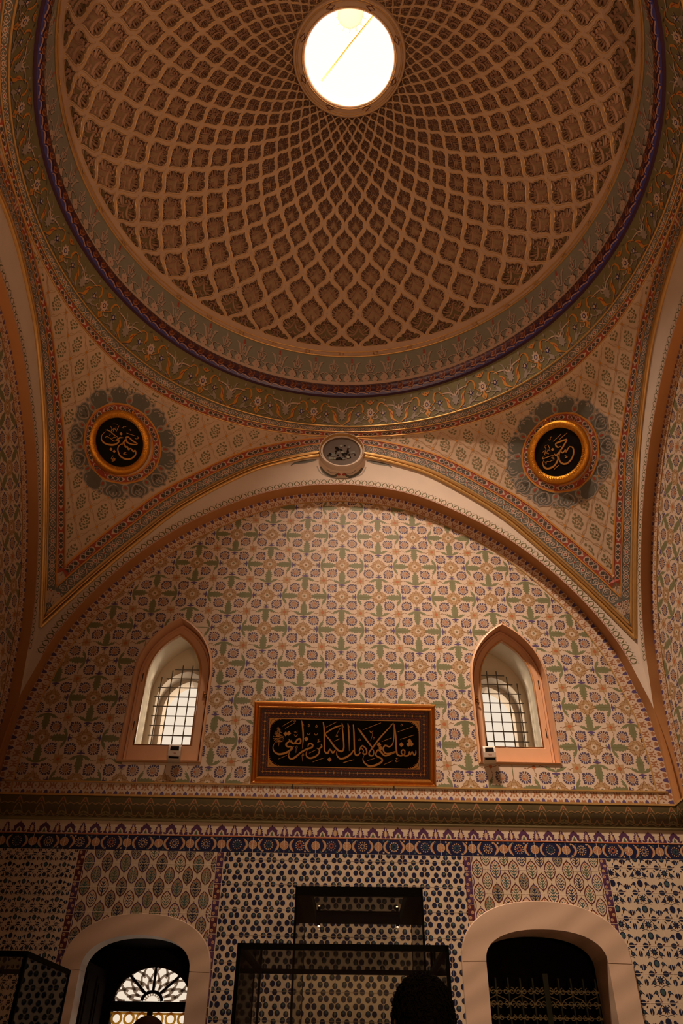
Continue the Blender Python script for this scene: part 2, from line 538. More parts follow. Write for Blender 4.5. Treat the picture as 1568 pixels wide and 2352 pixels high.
# pen strokes of the three inscriptions: flat xy lists in thousandths of the board, with pen widths
CAL = {"st":[[[151,550,131,516,114,461,123,413,148,410,152,366,116,286,70,252,38,302,27,398,42,513],[10,26,36,30,32,36,38,36,26,16,4]],[[130,562,148,510,167,478,187,560,204,581,211,530,202,479,183,483,169,475],[12,34,34,30,30,30,30,26,14]],[[212,965,220,832,226,591,222,371],[14,30,28,4]],[[213,953,229,859],[14,5]],[[259,417,263,465,276,486,291,454,284,402,257,374,216,301,175,191,150,160,133,214,141,323,169,426],[10,26,28,32,32,32,34,36,36,26,12,4]],[[346,480,351,425,337,383,335,304,317,231,279,182,253,215,249,296,260,362],[18,30,28,28,30,32,24,14,4]],[[318,394,337,359],[14,22]],[[356,945,365,776,368,474,371,335,392,294,406,373,425,304,442,361],[18,30,28,28,36,24,34,18]],[[478,879,436,836,395,753,374,686,403,572,437,428,465,350,488,342,498,429,492,659,483,931],[22,28,26,20,28,32,36,36,28,28,16]],[[483,925,498,823],[14,5]],[[522,926,530,721,534,346],[16,28,6]],[[522,920,538,818],[14,5]],[[453,356,452,259,475,187,509,207,546,286,564,371],[6,22,32,34,30,18]],[[558,903,564,722,568,419,572,298,589,260,610,326],[18,30,28,28,34,18]],[[601,333,604,384,621,460,646,397,649,300,626,297,629,360,610,427],[14,24,26,28,28,24,20,12]],[[588,838,616,723,650,579,687,429],[16,32,32,26]],[[588,838,617,754],[14,5]],[[830,954,785,801,734,618,692,435,667,325,671,265,691,263,698,338,687,417],[6,24,28,28,28,28,25,20,16]],[[829,951,805,905],[12,4]],[[832,936,833,730,826,536,803,453,773,476,759,400,775,313,808,314,843,357],[15,18,18,26,30,26,30,30,20]],[[833,936,844,670,847,427,855,294,880,268,902,295],[16,30,30,32,26,26]],[[843,348,804,292,770,265,738,363,721,369,712,266,750,200,749,133,707,60,670,40,637,106,626,191,636,278],[24,28,30,32,28,28,30,36,38,36,28,15,4]],[[902,295,904,368,890,394,880,337,900,273,927,281,935,359,941,294,954,363,963,294,976,315,978,388],[26,24,24,24,26,28,16,26,16,26,28,14]],[[82,834,151,969],[8,9]],[[103,792,167,917],[8,9]],[[67,152,122,232],[8,9]],[[294,104,369,196],[8,9]],[[268,284,314,358],[8,9]],[[377,837,447,954],[8,9]],[[496,103,550,159],[8,9]],[[433,543,471,598],[8,9]],[[623,796,744,952],[8,9]],[[751,558,816,639],[8,9]],[[857,767,959,886],[8,9]],[[873,610,968,710],[8,9]],[[655,155,703,205],[8,9]],[[765,79,822,159],[8,9]],[[495,97,568,171],[8,9]],[[448,682,471,828],[8,9]],[[181,288,182,384],[8,9]],[[228,108,221,241],[8,9]],[[255,847,261,890,267,852,256,844],[8,8,8,8]],[[306,836,312,880,318,841,307,834],[8,8,8,8]],[[444,641,449,685,456,646,444,638],[8,8,8,8]],[[877,896,883,940,889,902,878,894],[8,8,8,8]],[[596,567,602,610,608,572,597,564],[8,8,8,8]],[[691,606,697,650,703,611,692,603],[8,8,8,8]],[[178,389,184,433,190,394,179,387],[8,8,8,8]],[[222,236,228,280,234,241,223,234],[8,8,8,8]],[[160,940,165,984,172,945,160,938],[8,8,8,8]],[[249,709,261,666,273,714],[7,13,6]],[[299,704,311,661,323,710],[7,13,6]],[[164,670,176,627,188,675],[7,13,6]],[[667,782,679,739,692,788],[7,13,6]],[[165,734,167,710,173,710,175,732,178,710,183,710,184,753],[6,6,6,6,6,6,6]],[[860,224,845,215,854,191,842,166,849,142,868,167],[8,12,8,12,12,5]],[[334,584,324,564,332,546,322,515,343,540],[8,12,8,12,5]],[[60,499,67,466,62,411],[6,10,4]],[[679,750,688,701,675,568],[8,7,4]],[[53,813,54,806,56,812,58,814,59,806],[9,9,9,9,9]],[[59,783,61,784,63,799,65,791,65,798],[9,9,9,9,9]],[[49,790,52,787,55,768,58,771,61,772],[9,9,9,9,9]],[[58,776,61,773,65,765,68,762,70,759],[9,9,9,9,9]],[[59,768,63,754,67,752,71,757,71,766],[9,9,9,9,9]],[[51,756,56,734,60,736,65,744,69,751],[9,9,9,9,9]],[[61,732,66,724,71,725,75,734,75,736],[9,9,9,9,9]],[[53,724,59,731,64,727,70,714,75,735],[9,9,9,9,9]],[[38,706,44,716,50,709,56,711,61,715],[9,9,9,9,9]],[[65,707,71,702,77,707,81,696,81,705],[9,9,9,9,9]],[[45,680,51,692,58,686,65,677,72,698],[9,9,9,9,9]],[[34,682,41,668,49,672,56,683,63,680],[9,9,9,9,9]],[[36,665,44,676,52,659,60,654,68,652],[9,9,9,9,9]],[[57,640,65,666,73,659,82,641,88,646],[9,9,9,9,9]],[[44,629,52,638,61,633,70,647,79,650],[9,9,9,9,9]],[[44,639,54,632,63,617,72,634,81,643],[9,9,9,9,9]],[[26,626,36,610,45,621,55,623,65,629],[9,9,9,9,9]],[[69,609,79,615,89,619,95,619,95,616],[9,9,9,9,9]],[[54,604,65,607,75,595,86,602,97,583],[9,9,9,9,9]],[[26,581,37,575,48,585,59,570,70,584],[9,9,9,9,9]],[[32,573,43,583,54,574,65,578,76,562],[9,9,9,9,9]],[[62,560,73,573,84,567,95,568,98,569],[9,9,9,9,9]],[[32,538,43,557,54,560,65,537,75,547],[9,9,9,9,9]],[[70,540,81,527,92,534,98,530,98,531],[9,9,9,9,9]],[[45,536,56,533,67,516,78,515,89,515],[9,9,9,9,9]],[[38,509,49,505,59,510,70,506,81,514],[9,9,9,9,9]]],"dots":[[732,491],[743,418],[881,501],[929,508],[949,517],[936,581],[108,678],[129,691],[247,582],[405,161]],"R":{"L":{"st":[[[386,231,271,194,300,14,529,-78,743,-53,529,83,386,222],[16,24,24,20,14,24,14]],[[286,194,157,0,57,-111],[14,26,20]],[[57,-111,157,-42,229,-194,300,-167,343,-286,443,-250,543,-361,629,-333,637,-486,457,-653,214,-686,-14,-575,-114,-347,-66,-153,114,-42],[18,20,24,18,26,18,26,20,20,24,26,24,20,16,10]],[[143,186,0,181,-129,83,-29,56,-157,-69,-357,-117,-614,-69,-763,69,-743,264,-586,417],[10,22,22,20,24,28,26,18,10,4]],[[-586,486,-414,444,-243,306,-86,203],[8,14,14,6]],[[-486,500,-571,472],[10,6]],[[0,681,-57,569,-143,417],[6,9,5]],[[-357,653,-286,500,-214,583,-157,486,-129,625],[7,7,7,7,7]],[[-300,417,-343,486,-243,514,-257,431],[8,8,8,8]],[[-614,181,-529,222,-457,181,-343,125,-243,208,-157,181],[8,8,8,8,8,8]],[[-271,181,-343,111,-257,42,-157,56],[9,9,9,9]],[[-443,333,-386,306,-443,264],[6,6,6]],[[-300,722,-157,736,-43,708],[4,4,4]],[[300,389,671,278],[9,6]],[[643,172,743,158,814,208,757,250],[6,9,9,5]],[[114,611,200,583,186,653,300,639],[8,10,8,6]],[[129,-408,229,-417,114,-472,271,-500],[8,10,10,5]],[[457,542,500,486],[10,10]],[[-329,-556,-414,-681,-243,-681,-357,-736,-300,-625,-386,-778,-257,-736],[9,9,9,9,9,9,9]]],"dots":[[66,347],[-400,-292],[-271,-375]]},"R":{"st":[[[345,526,86,440,-121,334,-29,200,121,240],[24,26,22,20,8]],[[351,506,264,334,129,91,-43,-131,-138,-80],[18,24,24,26,12]],[[86,63,216,-29,316,91,345,6,460,200,503,220,618,177,670,6,632,-223,474,-437,287,-486,129,-380,72,-166,121,91],[14,24,16,22,16,14,20,22,24,26,26,22,14,8]],[[-14,-151,37,-309,-101,-566,-345,-686,-517,-637,-603,-466,-560,-309],[16,24,28,30,24,12,4]],[[-144,-131,-316,-171,-489,-237,-638,-280,-603,-194],[6,10,14,14,6]],[[-647,-23,-575,63,-489,-51,-431,91,-374,63],[8,8,8,8,8]],[[-454,306,-374,177,-330,20],[7,10,6]],[[-603,220,-517,120,-560,-37],[5,8,6]],[[-517,-137,-575,-66,-460,-51,-374,-80],[8,8,8,8]],[[-460,-523,-431,-394,-316,-400,-230,-351,-138,-323,-158,-223,-244,-223,-144,-294],[9,9,9,9,9,9,9,9]],[[-517,-394,-489,-466],[6,6]],[[-603,234,-460,306],[4,4]],[[-230,440,86,749],[10,6]],[[29,520,330,791],[10,6]],[[-445,520,-374,506,-374,591,-330,634],[9,11,8,8]],[[-101,-743,-29,-637,43,-594,101,-531],[5,9,9,8]],[[316,-137,388,-180,330,-251,445,-194],[8,10,9,5]]],"dots":[[-230,106]]}}}

# ------------------------------------------------------------------ room geometry
CY = -3.0                      # centre of the square bay
INTR = [(0, 7.13), (.45, 7.09), (.9, 6.97), (1.39, 6.72), (1.85, 6.40), (2.27, 5.98), (2.6, 5.53), (2.82, 5.1), (2.94, 4.68), (3.0, 4.43), (3.03, 4.1), (3.036, 3.84), (3.036, 3.42)]
EXTR = [(0, 7.60), (.28, 7.575), (.7, 7.46), (1.12, 7.27), (1.77, 6.77), (2.2, 6.28), (2.6, 5.76), (3.0, 5.185)]
INTR_S = spline(INTR, 6)
EXTR_S = spline(EXTR, 8)
_ix, _iz = zip(*INTR_S[:INTR_S.index(min(INTR_S, key=lambda p: abs(p[0] - 3.0)))+1])
_ex, _ez = zip(*EXTR_S)


def intr_z(x):
    return float(np.interp(abs(x), _ix, _iz))


def extr_z(x):
    return float(np.interp(abs(x), _ex, _ez))


def side(k):
    """local (x along, d outward from the arch face, z) -> world, for wall k = back, right, near, left"""
    if k == 0:
        return lambda x, d, z: (x, CY + 3 + d, z)
    if k == 1:
        return lambda x, d, z: (3 + d, CY - x, z)
    if k == 2:
        return lambda x, d, z: (-x, CY - 3 - d, z)
    return lambda x, d, z: (-3 - d, CY + x, z)


def arc_path(curve):
    """both halves of an arch curve, left foot to right foot"""
    return [(-x, z) for x, z in curve[::-1]] + list(curve[1:])


class Path2:
    """arc-length parametrised 2D path with offset"""
    def __init__(s, pts):
        s.p = np.array(pts)
        d = np.hypot(*np.diff(s.p, axis=0).T)
        s.s = np.concatenate([[0], np.cumsum(d)])
        s.L = s.s[-1]

    def at(s, u, v=0.0):
        u = min(max(u, 0), s.L)
        x = np.interp(u, s.s, s.p[:, 0])
        z = np.interp(u, s.s, s.p[:, 1])
        e = .03
        x1, z1 = np.interp(min(u + e, s.L), s.s, s.p[:, 0]), np.interp(min(u + e, s.L), s.s, s.p[:, 1])
        x0, z0 = np.interp(max(u - e, 0), s.s, s.p[:, 0]), np.interp(max(u - e, 0), s.s, s.p[:, 1])
        tx, tz = x1 - x0, z1 - z0
        l = math.hypot(tx, tz) or 1
        return x - tz / l * v, z + tx / l * v      # v > 0: to the left of travel


ARCH_IN = Path2(arc_path(INTR_S))      # left foot -> right foot: left of travel = outside (up)
ARCH_EX = Path2(arc_path(EXTR_S))


def ogive(cx, hw, z0, zs, za, n=14):
    """pointed-arch outline, anticlockwise from bottom left"""
    c = ((za - zs) ** 2 - hw ** 2) / (2 * hw)
    R = hw + c
    a1 = math.atan2(za - zs, c)
    right = [(cx - c + R * cos(a1 * i / n), zs + R * sin(a1 * i / n)) for i in range(n + 1)]
    left = [(2 * cx - x, z) for x, z in right[::-1]][1:]
    return [(cx - hw, z0), (cx + hw, z0)] + right + left


def roundarch(cx, hw, z0, zs, rise, n=24, p=2.3):
    out = [(cx - hw, z0), (cx + hw, z0)]
    for i in range(n + 1):
        a = PI * i / n
        c, s = cos(a), sin(a)
        out.append((cx + hw * math.copysign(abs(c) ** (2 / p), c), zs + rise * abs(s) ** (2 / p)))
    return out


def inside(poly, x, z):
    r = False
    j = len(poly) - 1
    for i in range(len(poly)):
        (xi, zi), (xj, zj) = poly[i], poly[j]
        if (zi > z) != (zj > z) and x < (xj - xi) * (z - zi) / (zj - zi) + xi:
            r = not r
        j = i
    return r


def wall_with_holes(mb, mapf, x0, x1, z0, z1, holes, m):
    """rectangle with arch-shaped openings (outline lists, bottom left/right first)"""
    cur = x0
    for o in sorted(holes, key=lambda q: q[0][0]):
        xl, xr, zb = o[0][0], o[1][0], o[0][1]
        mb.poly([mapf(*q) for q in ((cur, z0), (xl, z0), (xl, z1), (cur, z1))], m)
        if zb > z0 + 1e-4:
            mb.poly([mapf(*q) for q in ((xl, z0), (xr, z0), (xr, zb), (xl, zb))], m)
        arc = o[2:] + [o[0]] if abs(o[-1][0] - o[0][0]) > 1e-6 else o[2:]
        for a, b in zip(arc[:-1], arc[1:]):
            if abs(a[0] - b[0]) > 1e-6:
                mb.poly([mapf(*q) for q in ((b[0], b[1]), (a[0], a[1]), (a[0], z1), (b[0], z1))], m)
        cur = xr
    mb.poly([mapf(*q) for q in ((cur, z0), (x1, z0), (x1, z1), (cur, z1))], m)


def loft(mb, loops, m, smooth=False):
    mb.grid(loops, m, smooth, True)


# ---- floor and plain enclosing surfaces
b = MB()
b.poly([(-3.4, -8.4, 0), (3.4, -8.4, 0), (3.4, .02, 0), (-3.4, .02, 0)], 'floor_stone')
b.build('floor', kind='structure')

b = MB()                                        # the passage behind the visitor
b.poly([(-3.15, -8.4, 0), (3.15, -8.4, 0), (3.15, -8.4, 7.4), (-3.15, -8.4, 7.4)], 'wall_ivory')
for x in (-3.15, 3.15):
    b.poly([(x, -8.4, 0), (x, -6.0, 0), (x, -6.0, 7.4), (x, -8.4, 7.4)], 'wall_ivory')
b.poly([(-3.15, -8.4, 7.4), (3.15, -8.4, 7.4), (3.15, -6.0, 7.4), (-3.15, -6.0, 7.4)], 'plaster_cream')
near_wall = b.build('wall_front', kind='structure')


# ---- star and rosette wall pattern (tympanum and side walls)
P_ = 0.397


def flower():
    f = [circ(0, 0, .080, 'flower_fill', 1, 12)] + rosette(14, .086, .140, .012, .024, 'wall_navy', 2)
    f += rosette(9, .045, .070, .008, .012, 'wall_brown', 2, .2)
    f += [circ(0, 0, .030, 'wall_tan', 2, 7)]
    return f


def flower_var(rng):
    f = list(flower())
    a = rng.random() * 6.28
    f += xf([circ(0, 0, .026, 'wall_rust', 3, 6)], dx=.045 * cos(a), dy=.045 * sin(a))
    for k in (0, 1):
        a2 = PI / 4 + PI * k + (PI / 2 if rng.random() < .5 else 0)
        f += xf([rect(-.022, .022, -.022, .022, 'wall_navy', 2)], rot=a2, dx=.145 * cos(a2), dy=.145 * sin(a2))
    return f


def star():
    s = []
    for k in range(4):
        a = PI / 4 + k * PI / 2
        s += xf([([(.03, -.03), (.10, -.085), (.185, -.065), (.17, 0), (.185, .065), (.10, .085), (.03, .03)], 'wall_tan', 2)], rot=a)
        s += xf(stroke([(.10, -.085), (.185, -.065), (.17, 0), (.185, .065), (.10, .085)], .011, 'wall_line', 3, 1), rot=a)
        a = k * PI / 2
        s += xf([([(.03, -.055), (.10, -.06), (.225, 0), (.10, .06), (.03, .055)], 'wall_tan', 2)], rot=a)
        s += xf(stroke([(.05, -.07), (.12, -.055), (.235, 0), (.12, .055), (.05, .07)], .013, 'wall_line', 3, 2), rot=a)
    s += rosette(8, .02, .075, .020, .016, 'wall_ivory', 3)
    s += [circ(0, 0, .036, 'wall_green', 4, 8), circ(0, 0, .016, 'wall_brown', 5, 6)]
    return s


def leafarm():
    """green leaf running outward from a star along +x, with curled wings, then a fleuron"""
    body = [(.17, 0), (.215, .05), (.25, .036), (.27, .085), (.31, .06), (.335, .105), (.375, .072), (.41, .10), (.44, .07), (.50, .085), (.565, .035), (.60, 0)]
    body = body + [(a, -c) for a, c in body[-2:0:-1]]
    out = [(body, 'wall_green', 2)]
    for sg in (1, -1):
        w = [(.60, 0), (.59, .09 * sg), (.555, .18 * sg), (.475, .275 * sg), (.468, .255 * sg), (.495, .215 * sg), (.455, .215 * sg), (.495, .165 * sg), (.475, .145 * sg), (.525, .10 * sg), (.535, .03 * sg)]
        out.append((w, 'wall_green', 2))
    out += stroke([(.22, 0), (.40, 0), (.57, 0)], [.010, .022, .012], 'wall_green_dark', 3, 2)
    out.append(([(.605, 0), (.63, .095), (.648, .09), (.655, .035), (.70, .022), (.70, -.022), (.655, -.035), (.648, -.09), (.63, -.095)], 'wall_violet', 3))
    for sg in (1, -1):
        out += stroke([(.69, 0), (.72, .035 * sg), (.70, .06 * sg), (.68, .045 * sg)], .016, 'wall_green', 3, 2)
    out += stroke([(.70, 0), (.765, 0)], .012, 'wall_line', 3, 1)
    return out


def node():
    h = .105
    n = [([(-h, -h), (0, -.092), (h, -h), (.092, 0), (h, h), (0, .092), (-h, h), (-.092, 0)], 'wall_tan', 2)]
    n += [circ(0, 0, .047, 'wall_rust', 3, 7)]
    for k in range(4):
        n += xf(stroke([(.05, 0), (.12, .012), (.16, .045), (.19, .02), (.225, .03)], .014, 'wall_line', 2, 2), rot=k * PI / 2)
    return n


def star_field(u0, u1, w0, w1, cu=.03, cw=5.30, seed=1):
    rng = random.Random(seed)
    st, la, nd = star(), leafarm(), node()
    out = []
    for i in range(math.floor((u0 - cu) / P_) - 1, math.ceil((u1 - cu) / P_) + 2):
        for j in range(math.floor((w0 - cw) / P_) - 1, math.ceil((w1 - cw) / P_) + 2):
            x, z = cu + i * P_, cw + j * P_
            out += xf(st, P_, 0, x, z)
            if (i + j) % 2 == 0:
                for k in range(4):
                    out += xf(la, P_, k * PI / 2, x, z)
            for sx in (-.27, .27):
                for sz in (-.262, .262):
                    out += xf(flower_var(rng), P_, 0, x + sx * P_, z + sz * P_)
            out += xf(nd, P_, 0, x + P_ / 2, z + P_ / 2)
    return clip(out, u0, u1, w0, w1)


# ---- border strips, drawn in (u along, v across 0..1) then mapped
def strip_interlace(L, per, W):
    """white interlaced ogee border on brown with a violet edge"""
    n = max(1, round(L / per))
    p = L / n
    out = []
    for i in range(n):
        u = (i + .5) * p
        out.append(rect(u - p / 2, u + p / 2, 0, W, 'wall_ivory', 1))
        g = [([(-.5, .0), (-.28, .0), (-.36, .30), (-.5, .42)], 'wall_violet', 2), ([(.5, .0), (.28, .0), (.36, .30), (.5, .42)], 'wall_violet', 2)]
        g += [([(-.24, .12), (0, -.02), (.24, .12), (.13, .34), (0, .26), (-.13, .34)], 'wall_brown', 2)]
        g += [([(-.05, .96), (.05, .96), (.10, .70), (0, .62), (-.10, .70)], 'wall_brown', 2), circ(0, .5, .07, 'wall_brown', 3, 7)]
        g += stroke([(-.30, .95), (-.18, .80), (-.22, .58), (-.36, .48)], [.05, .13, .14, .06], 'wall_brown', 2, 3)
        g += stroke([(.30, .95), (.18, .80), (.22, .58), (.36, .48)], [.05, .13, .14, .06], 'wall_brown', 2, 3)
        g += [circ(-.5, .72, .06, 'wall_line', 2, 6)]
        out += [([(u + a * p, c * W) for a, c in pts], m, h) for pts, m, h in g]
    return out


def strip_scroll(L, per, W, bgm='paint_slate', linem='paint_offwhite', flm='paint_red', lfm='paint_greygreen'):
    n = max(1, round(L / per))
    p = L / n
    g = []
    for k in range(4):
        g.append(rect(-.5 + k / 4, -.25 + k / 4, 0, 1, bgm, 1))
    for sg in (1, -1):
        f = lambda y: .5 + (y - .5) * sg
        g += stroke([(-.5, f(.5)), (-.42, f(.82)), (-.30, f(.90)), (-.20, f(.70)), (-.12, f(.34)), (0, f(.16)), (.12, f(.34)), (.20, f(.70)), (.30, f(.90)), (.42, f(.82)), (.5, f(.5))], .040, linem, 3, 2)
        g += stroke([(-.38, f(.52)), (-.32, f(.70)), (-.24, f(.60)), (-.28, f(.46)), (-.34, f(.52))], .030, linem, 3, 2)
        g += stroke([(.38, f(.52)), (.32, f(.70)), (.24, f(.60)), (.28, f(.46)), (.34, f(.52))], .030, linem, 3, 2)
        g += stroke([(-.10, f(.92)), (0, f(.72)), (.10, f(.92))], .030, linem, 3, 2)
        g += [leaf(-.46, f(.12), -.30, f(.30), .05, lfm, 2), leaf(.46, f(.12), .30, f(.30), .05, lfm, 2), leaf(-.16, f(.60), -.06, f(.80), .05, lfm, 2), leaf(.16, f(.60), .06, f(.80), .05, lfm, 2)]
    g += [([(a * .42, c + .5) for a, c in q[0]], q[1], q[2]) for q in rosette(7, .06, .20, .06, .08, linem, 4)]
    g += [circ(0, .5, .04, flm, 5, 7, .09), circ(-.5, .5, .03, flm, 5, 6, .08)]
    out = []
    for i in range(n):
        u = (i + .5) * p
        out += [([(u + x * p, y * W) for x, y in pts], m, h) for pts, m, h in g]
    return out


def strip_knot(L, per, W, bgm='paint_brick', linem='paint_offwhite', inm='paint_dark'):
    n = max(1, round(L / per))
    p = L / n
    g = [rect(-.5 + k / 4, -.25 + k / 4, 0, 1, bgm, 1) for k in range(4)]
    g += [rect(-.38 + .14 * k, -.24 + .14 * k, .22, .78, inm, 2) for k in range(5)]
    for ph in (0, PI):
        g += stroke([(-.42 + .80 * t / 12, .5 + .33 * sin(ph + PI * 3 * t / 12) * (1 if 0 < t < 12 else .3)) for t in range(13)], .040, linem, 3, 1)
    for sg in (1, -1):
        f = lambda y: .5 + (y - .5) * sg
        g += stroke([(-.42, f(.5)), (-.38, f(.84)), (-.16, f(.90)), (0, f(.80)), (.16, f(.90)), (.32, f(.84)), (.40, f(.55))], .032, linem, 3, 2)
    g += [([(.38, .5), (.43, .66), (.49, .5), (.43, .34)], linem, 3)]
    out = []
    for i in range(n):
        u = (i + .5) * p
        out += [([(u + x * p, y * W) for x, y in pts], m, h) for pts, m, h in g]
    return out


def strip_line(L, step, v0, v1, m, h=2):
    n = max(1, math.ceil(L / step))
    return [rect(L * i / n, L * (i + 1) / n, v0, v1, m, h) for i in range(n)]


def shift(pat, dv=0, dh=0, du=0):
    return [([(a + du, c + dv) for a, c in pts], m, h + dh) for pts, m, h in pat]


# ---- arch facings, soffits and borders of the four walls
WIN = {-1: dict(cx=-1.628, hw=.368), 1: dict(cx=1.698, hw=.364)}
HOLES = [ogive(WIN[s]['cx'], WIN[s]['hw'], 3.93 + .02 * s, 4.78, 5.39) for s in (-1, 1)]
TD = .15                                    # recess of the tiled back wall behind the arch face
DEP = {0: .15, 1: .10, 2: .15, 3: .10}


def band_mesh(k):
    f = side(k)
    b = MB()
    xs = sorted(set([3.0 * sin(PI / 2 * i / 40) for i in range(41)]))
    lo = [f(x, 0, intr_z(x)) for x in xs]
    hi = [f(x, 0, extr_z(x)) for x in xs]
    b.grid([lo, hi], 'plaster_white', False)
    b.grid([[f(-x, 0, intr_z(x)) for x in xs], [f(-x, 0, extr_z(x)) for x in xs]], 'plaster_white', False)
    # crest of hearts along the inner edge
    n = round(ARCH_IN.L / .078)
    for i in range(n):
        u = (i + .5) * ARCH_IN.L / n
        x, z = ARCH_IN.at(u, .05)
        if abs(x) > 2.93 or z < 4.6:
            continue
        w = .078
        g = stroke([(-.10, .10), (-.36, .30), (-.30, .66), (0, .98)], [.05, .16, .18, .05], 'paint_olive', 2, 2)
        g += stroke([(.10, .10), (.36, .30), (.30, .66), (0, .98)], [.05, .16, .18, .05], 'paint_olive', 2, 2)
        g += [circ(0, .42, .05, 'paint_red', 2, 6), ([(-.02, .98), (.02, .98), (0, 1.25)], 'paint_brick', 2)]
        g += stroke([(-.5, .06), (-.25, .0), (0, .12), (.25, 0), (.5, .06)], .07, 'paint_brick', 2, 1)
        g += stroke([(-.5, .72), (-.5, .98)], .05, 'paint_lace', 2, 1) + stroke([(-.34, .88), (-.5, 1.04)], .04, 'paint_lace', 2, 1) + stroke([(.34, .88), (.5, 1.04)], .04, 'paint_lace', 2, 1)

        def mp(a, c, h, u=u, w=w):
            X, Z = ARCH_IN.at(u + a * w, .004 + c * w)
            return f(X, -h * EPS, Z)
        b.pats(g, mp)
    return b


def soffit_mesh(k, full=True):
    f = side(k)
    b = MB()
    pts = arc_path(INTR_S)
    b.grid([[f(x, 0, z) for x, z in pts], [f(x, DEP[k], z) for x, z in pts]], 'soffit_ochre', True)
    return b


def moulding_mesh(k):
    f = side(k)
    b = MB()
    xs = [EXTR_S[i] for i in range(len(EXTR_S))]
    pts = [(-x, z) for x, z in xs[::-1]] + xs[1:]
    P = Path2(pts)
    n = 90
    for (v, d, r, m) in ((-.018, -.012, .020, 'gold_paint'), (.022, -.016, .017, 'gold')):
        line = []
        for i in range(n + 1):
            X, Z = P.at(P.L * i / n, v)
            line.append(f(X, d, Z))
        b.tube(line, r, m, 6)
    return b


def border_mesh(k):
    """ornamental border on the tiled wall along the arch"""
    f = side(k)
    b = MB()
    mp = lambda u, v, h: (lambda q: f(q[0], DEP[k] - h * EPS, q[1]))(ARCH_IN.at(u, -v - .004))
    b.pats(shift(strip_interlace(ARCH_IN.L, .098, .125), dh=6), mp)
    b.pats(strip_line(ARCH_IN.L, .06, .125, .140, 'gold_paint', 14), mp)
    return b


wall_names = {0: 'wall_back', 1: 'wall_right', 2: 'wall_front', 3: 'wall_left'}
walls = {2: near_wall}
# tiled fields
b = MB()
mp0 = lambda u, v, h=0: (u, TD - h * EPS, v)
wall_with_holes(b, lambda x, z: mp0(x, z), -3.2, 3.2, 3.45, 7.35, HOLES, 'wall_ivory')
shr = [[(cx + (x - cx) * 1.01, zc + (z - zc) * 1.005) for x, z in o] for o in HOLES for cx, zc in [(sum(p[0] for p in o[:2]) / 2, 4.6)]]
pat = star_field(-3.06, 3.08, 3.7145, 7.14)
pat = [q for q in pat if not any(inside(o, x, z) for o in shr for x, z in q[0])]


def in_arch(pts):
    return all(z < 4.0 or abs(x) < 2.0 and z < 7.14 or (abs(x) < 3.05 and z < (intr_z(min(abs(x), 3.0)) + .05 if abs(x) < 3 else 4.5)) for x, z in pts)


b.pats([q for q in pat if in_arch(q[0])], mp0)
walls[0] = b.build('wall_back', kind='structure')
for k in (1, 3):
    f = side(k)
    b = MB()
    b.poly([f(x, DEP[k], z) for x, z in ((-3.2, 3.45), (3.2, 3.45), (3.2, 7.35), (-3.2, 7.35))], 'wall_ivory')
    u0, u1 = (-3.08, .8) if k == 1 else (-.8, 3.08)
    pat = star_field(u0, u1, 3.68, 7.14, cu=.03, seed=5 + k)
    b.pats([q for q in pat if in_arch(q[0])], lambda u, v, h, f=f, k=k: f(u, DEP[k] - h * EPS, v))
    b.poly([f(x, -.0, z) for x, z in ((-3.0, 0), (3.0, 0), (3.0, 3.5), (-3.0, 3.5))], 'wall_ivory')
    b.poly([f(x, d, 3.5) for x, d in ((-3.2, 0), (3.2, 0), (3.2, TD), (-3.2, TD))], 'wall_ivory')
    walls[k] = b.build(wall_names[k], kind='structure')
for k in range(4):
    band_mesh(k).build('arch_face', walls[k])
    if k != 2:
        soffit_mesh(k).build('arch_soffit', walls[k])
        border_mesh(k).build('arch_border', walls[k])
    moulding_mesh(k).build('arch_moulding', walls[k])

# straight border under the tympanum
b = MB()
b.pats(shift(strip_interlace(6.0, .104, .112), dh=4), lambda u, v, h: (-3.0 + u, TD - h * EPS, 3.588 + v))
b.box(-3.0, 3.0, TD - .012, TD, 3.700, 3.712, 'gold_paint')
b.box(-3.0, 3.0, -.057, -.046, 3.524, 3.540, 'gold_paint')
b.build('tile_border', walls[0])

# ------------------------------------------------------------------ cornice
b = MB()
prof = [(TD, 3.536), (-.045, 3.536), (-.052, 3.530), (-.052, 3.518), (-.050, 3.47), (-.040, 3.42), (-.022, 3.385), (-.004, 3.362), (-.004, 3.362), (-.012, 3.350), (-.012, 3.335), (.02, 3.330)]
b.grid([[(-3.0, y, z) for y, z in prof[:9]], [(3.0, y, z) for y, z in prof[:9]]], 'cornice_olive', True)
b.grid([[(-3.0, y, z) for y, z in prof[8:]], [(3.0, y, z) for y, z in prof[8:]]], 'cornice_lip', True)
cp = Path2([(z, y) for y, z in prof[3:9]])          # travels down the cove


def cove(u, v, h):
    z, y = cp.at((1 - v) * cp.L)
    return (u, y - h * EPS * 1.2, z - h * EPS * .6)


g = stroke([(-.5, .30), (-.40, .12), (-.22, .14), (-.16, .40), (0, .66), (.16, .40), (.22, .14), (.40, .12), (.5, .30)], .045, 'cornice_line', 2, 3)
g += stroke([(-.5, .62), (-.33, .70), (-.20, .62), (-.10, .80), (0, .97), (.10, .80), (.20, .62), (.33, .70), (.5, .62)], .05, 'cornice_line', 2, 3)
g += [([(0, .62), (-.10, .74), (0, .92), (.10, .74)], 'paint_brick', 1), circ(0, .76, .035, 'cornice_line', 2, 6), circ(-.5, .42, .17, 'frieze_dark', 1, 12, .2)]
g += stroke([(-.42, .10), (-.28, .0), (0, .14), (.28, 0), (.42, .10)], .05, 'cornice_lip', 1, 3) + [leaf(-.2, .12, 0, .3, .12, 'cornice_lip', 1), leaf(.2, .12, 0, .3, .12, 'cornice_lip', 1)]
n = 32
per = 6.0 / n
for i in range(n):
    b.pats([([(-3 + (i + .5) * per + a * per, c) for a, c in pts], m, h) for pts, m, h in g], cove)
b.build('cornice', walls[0])

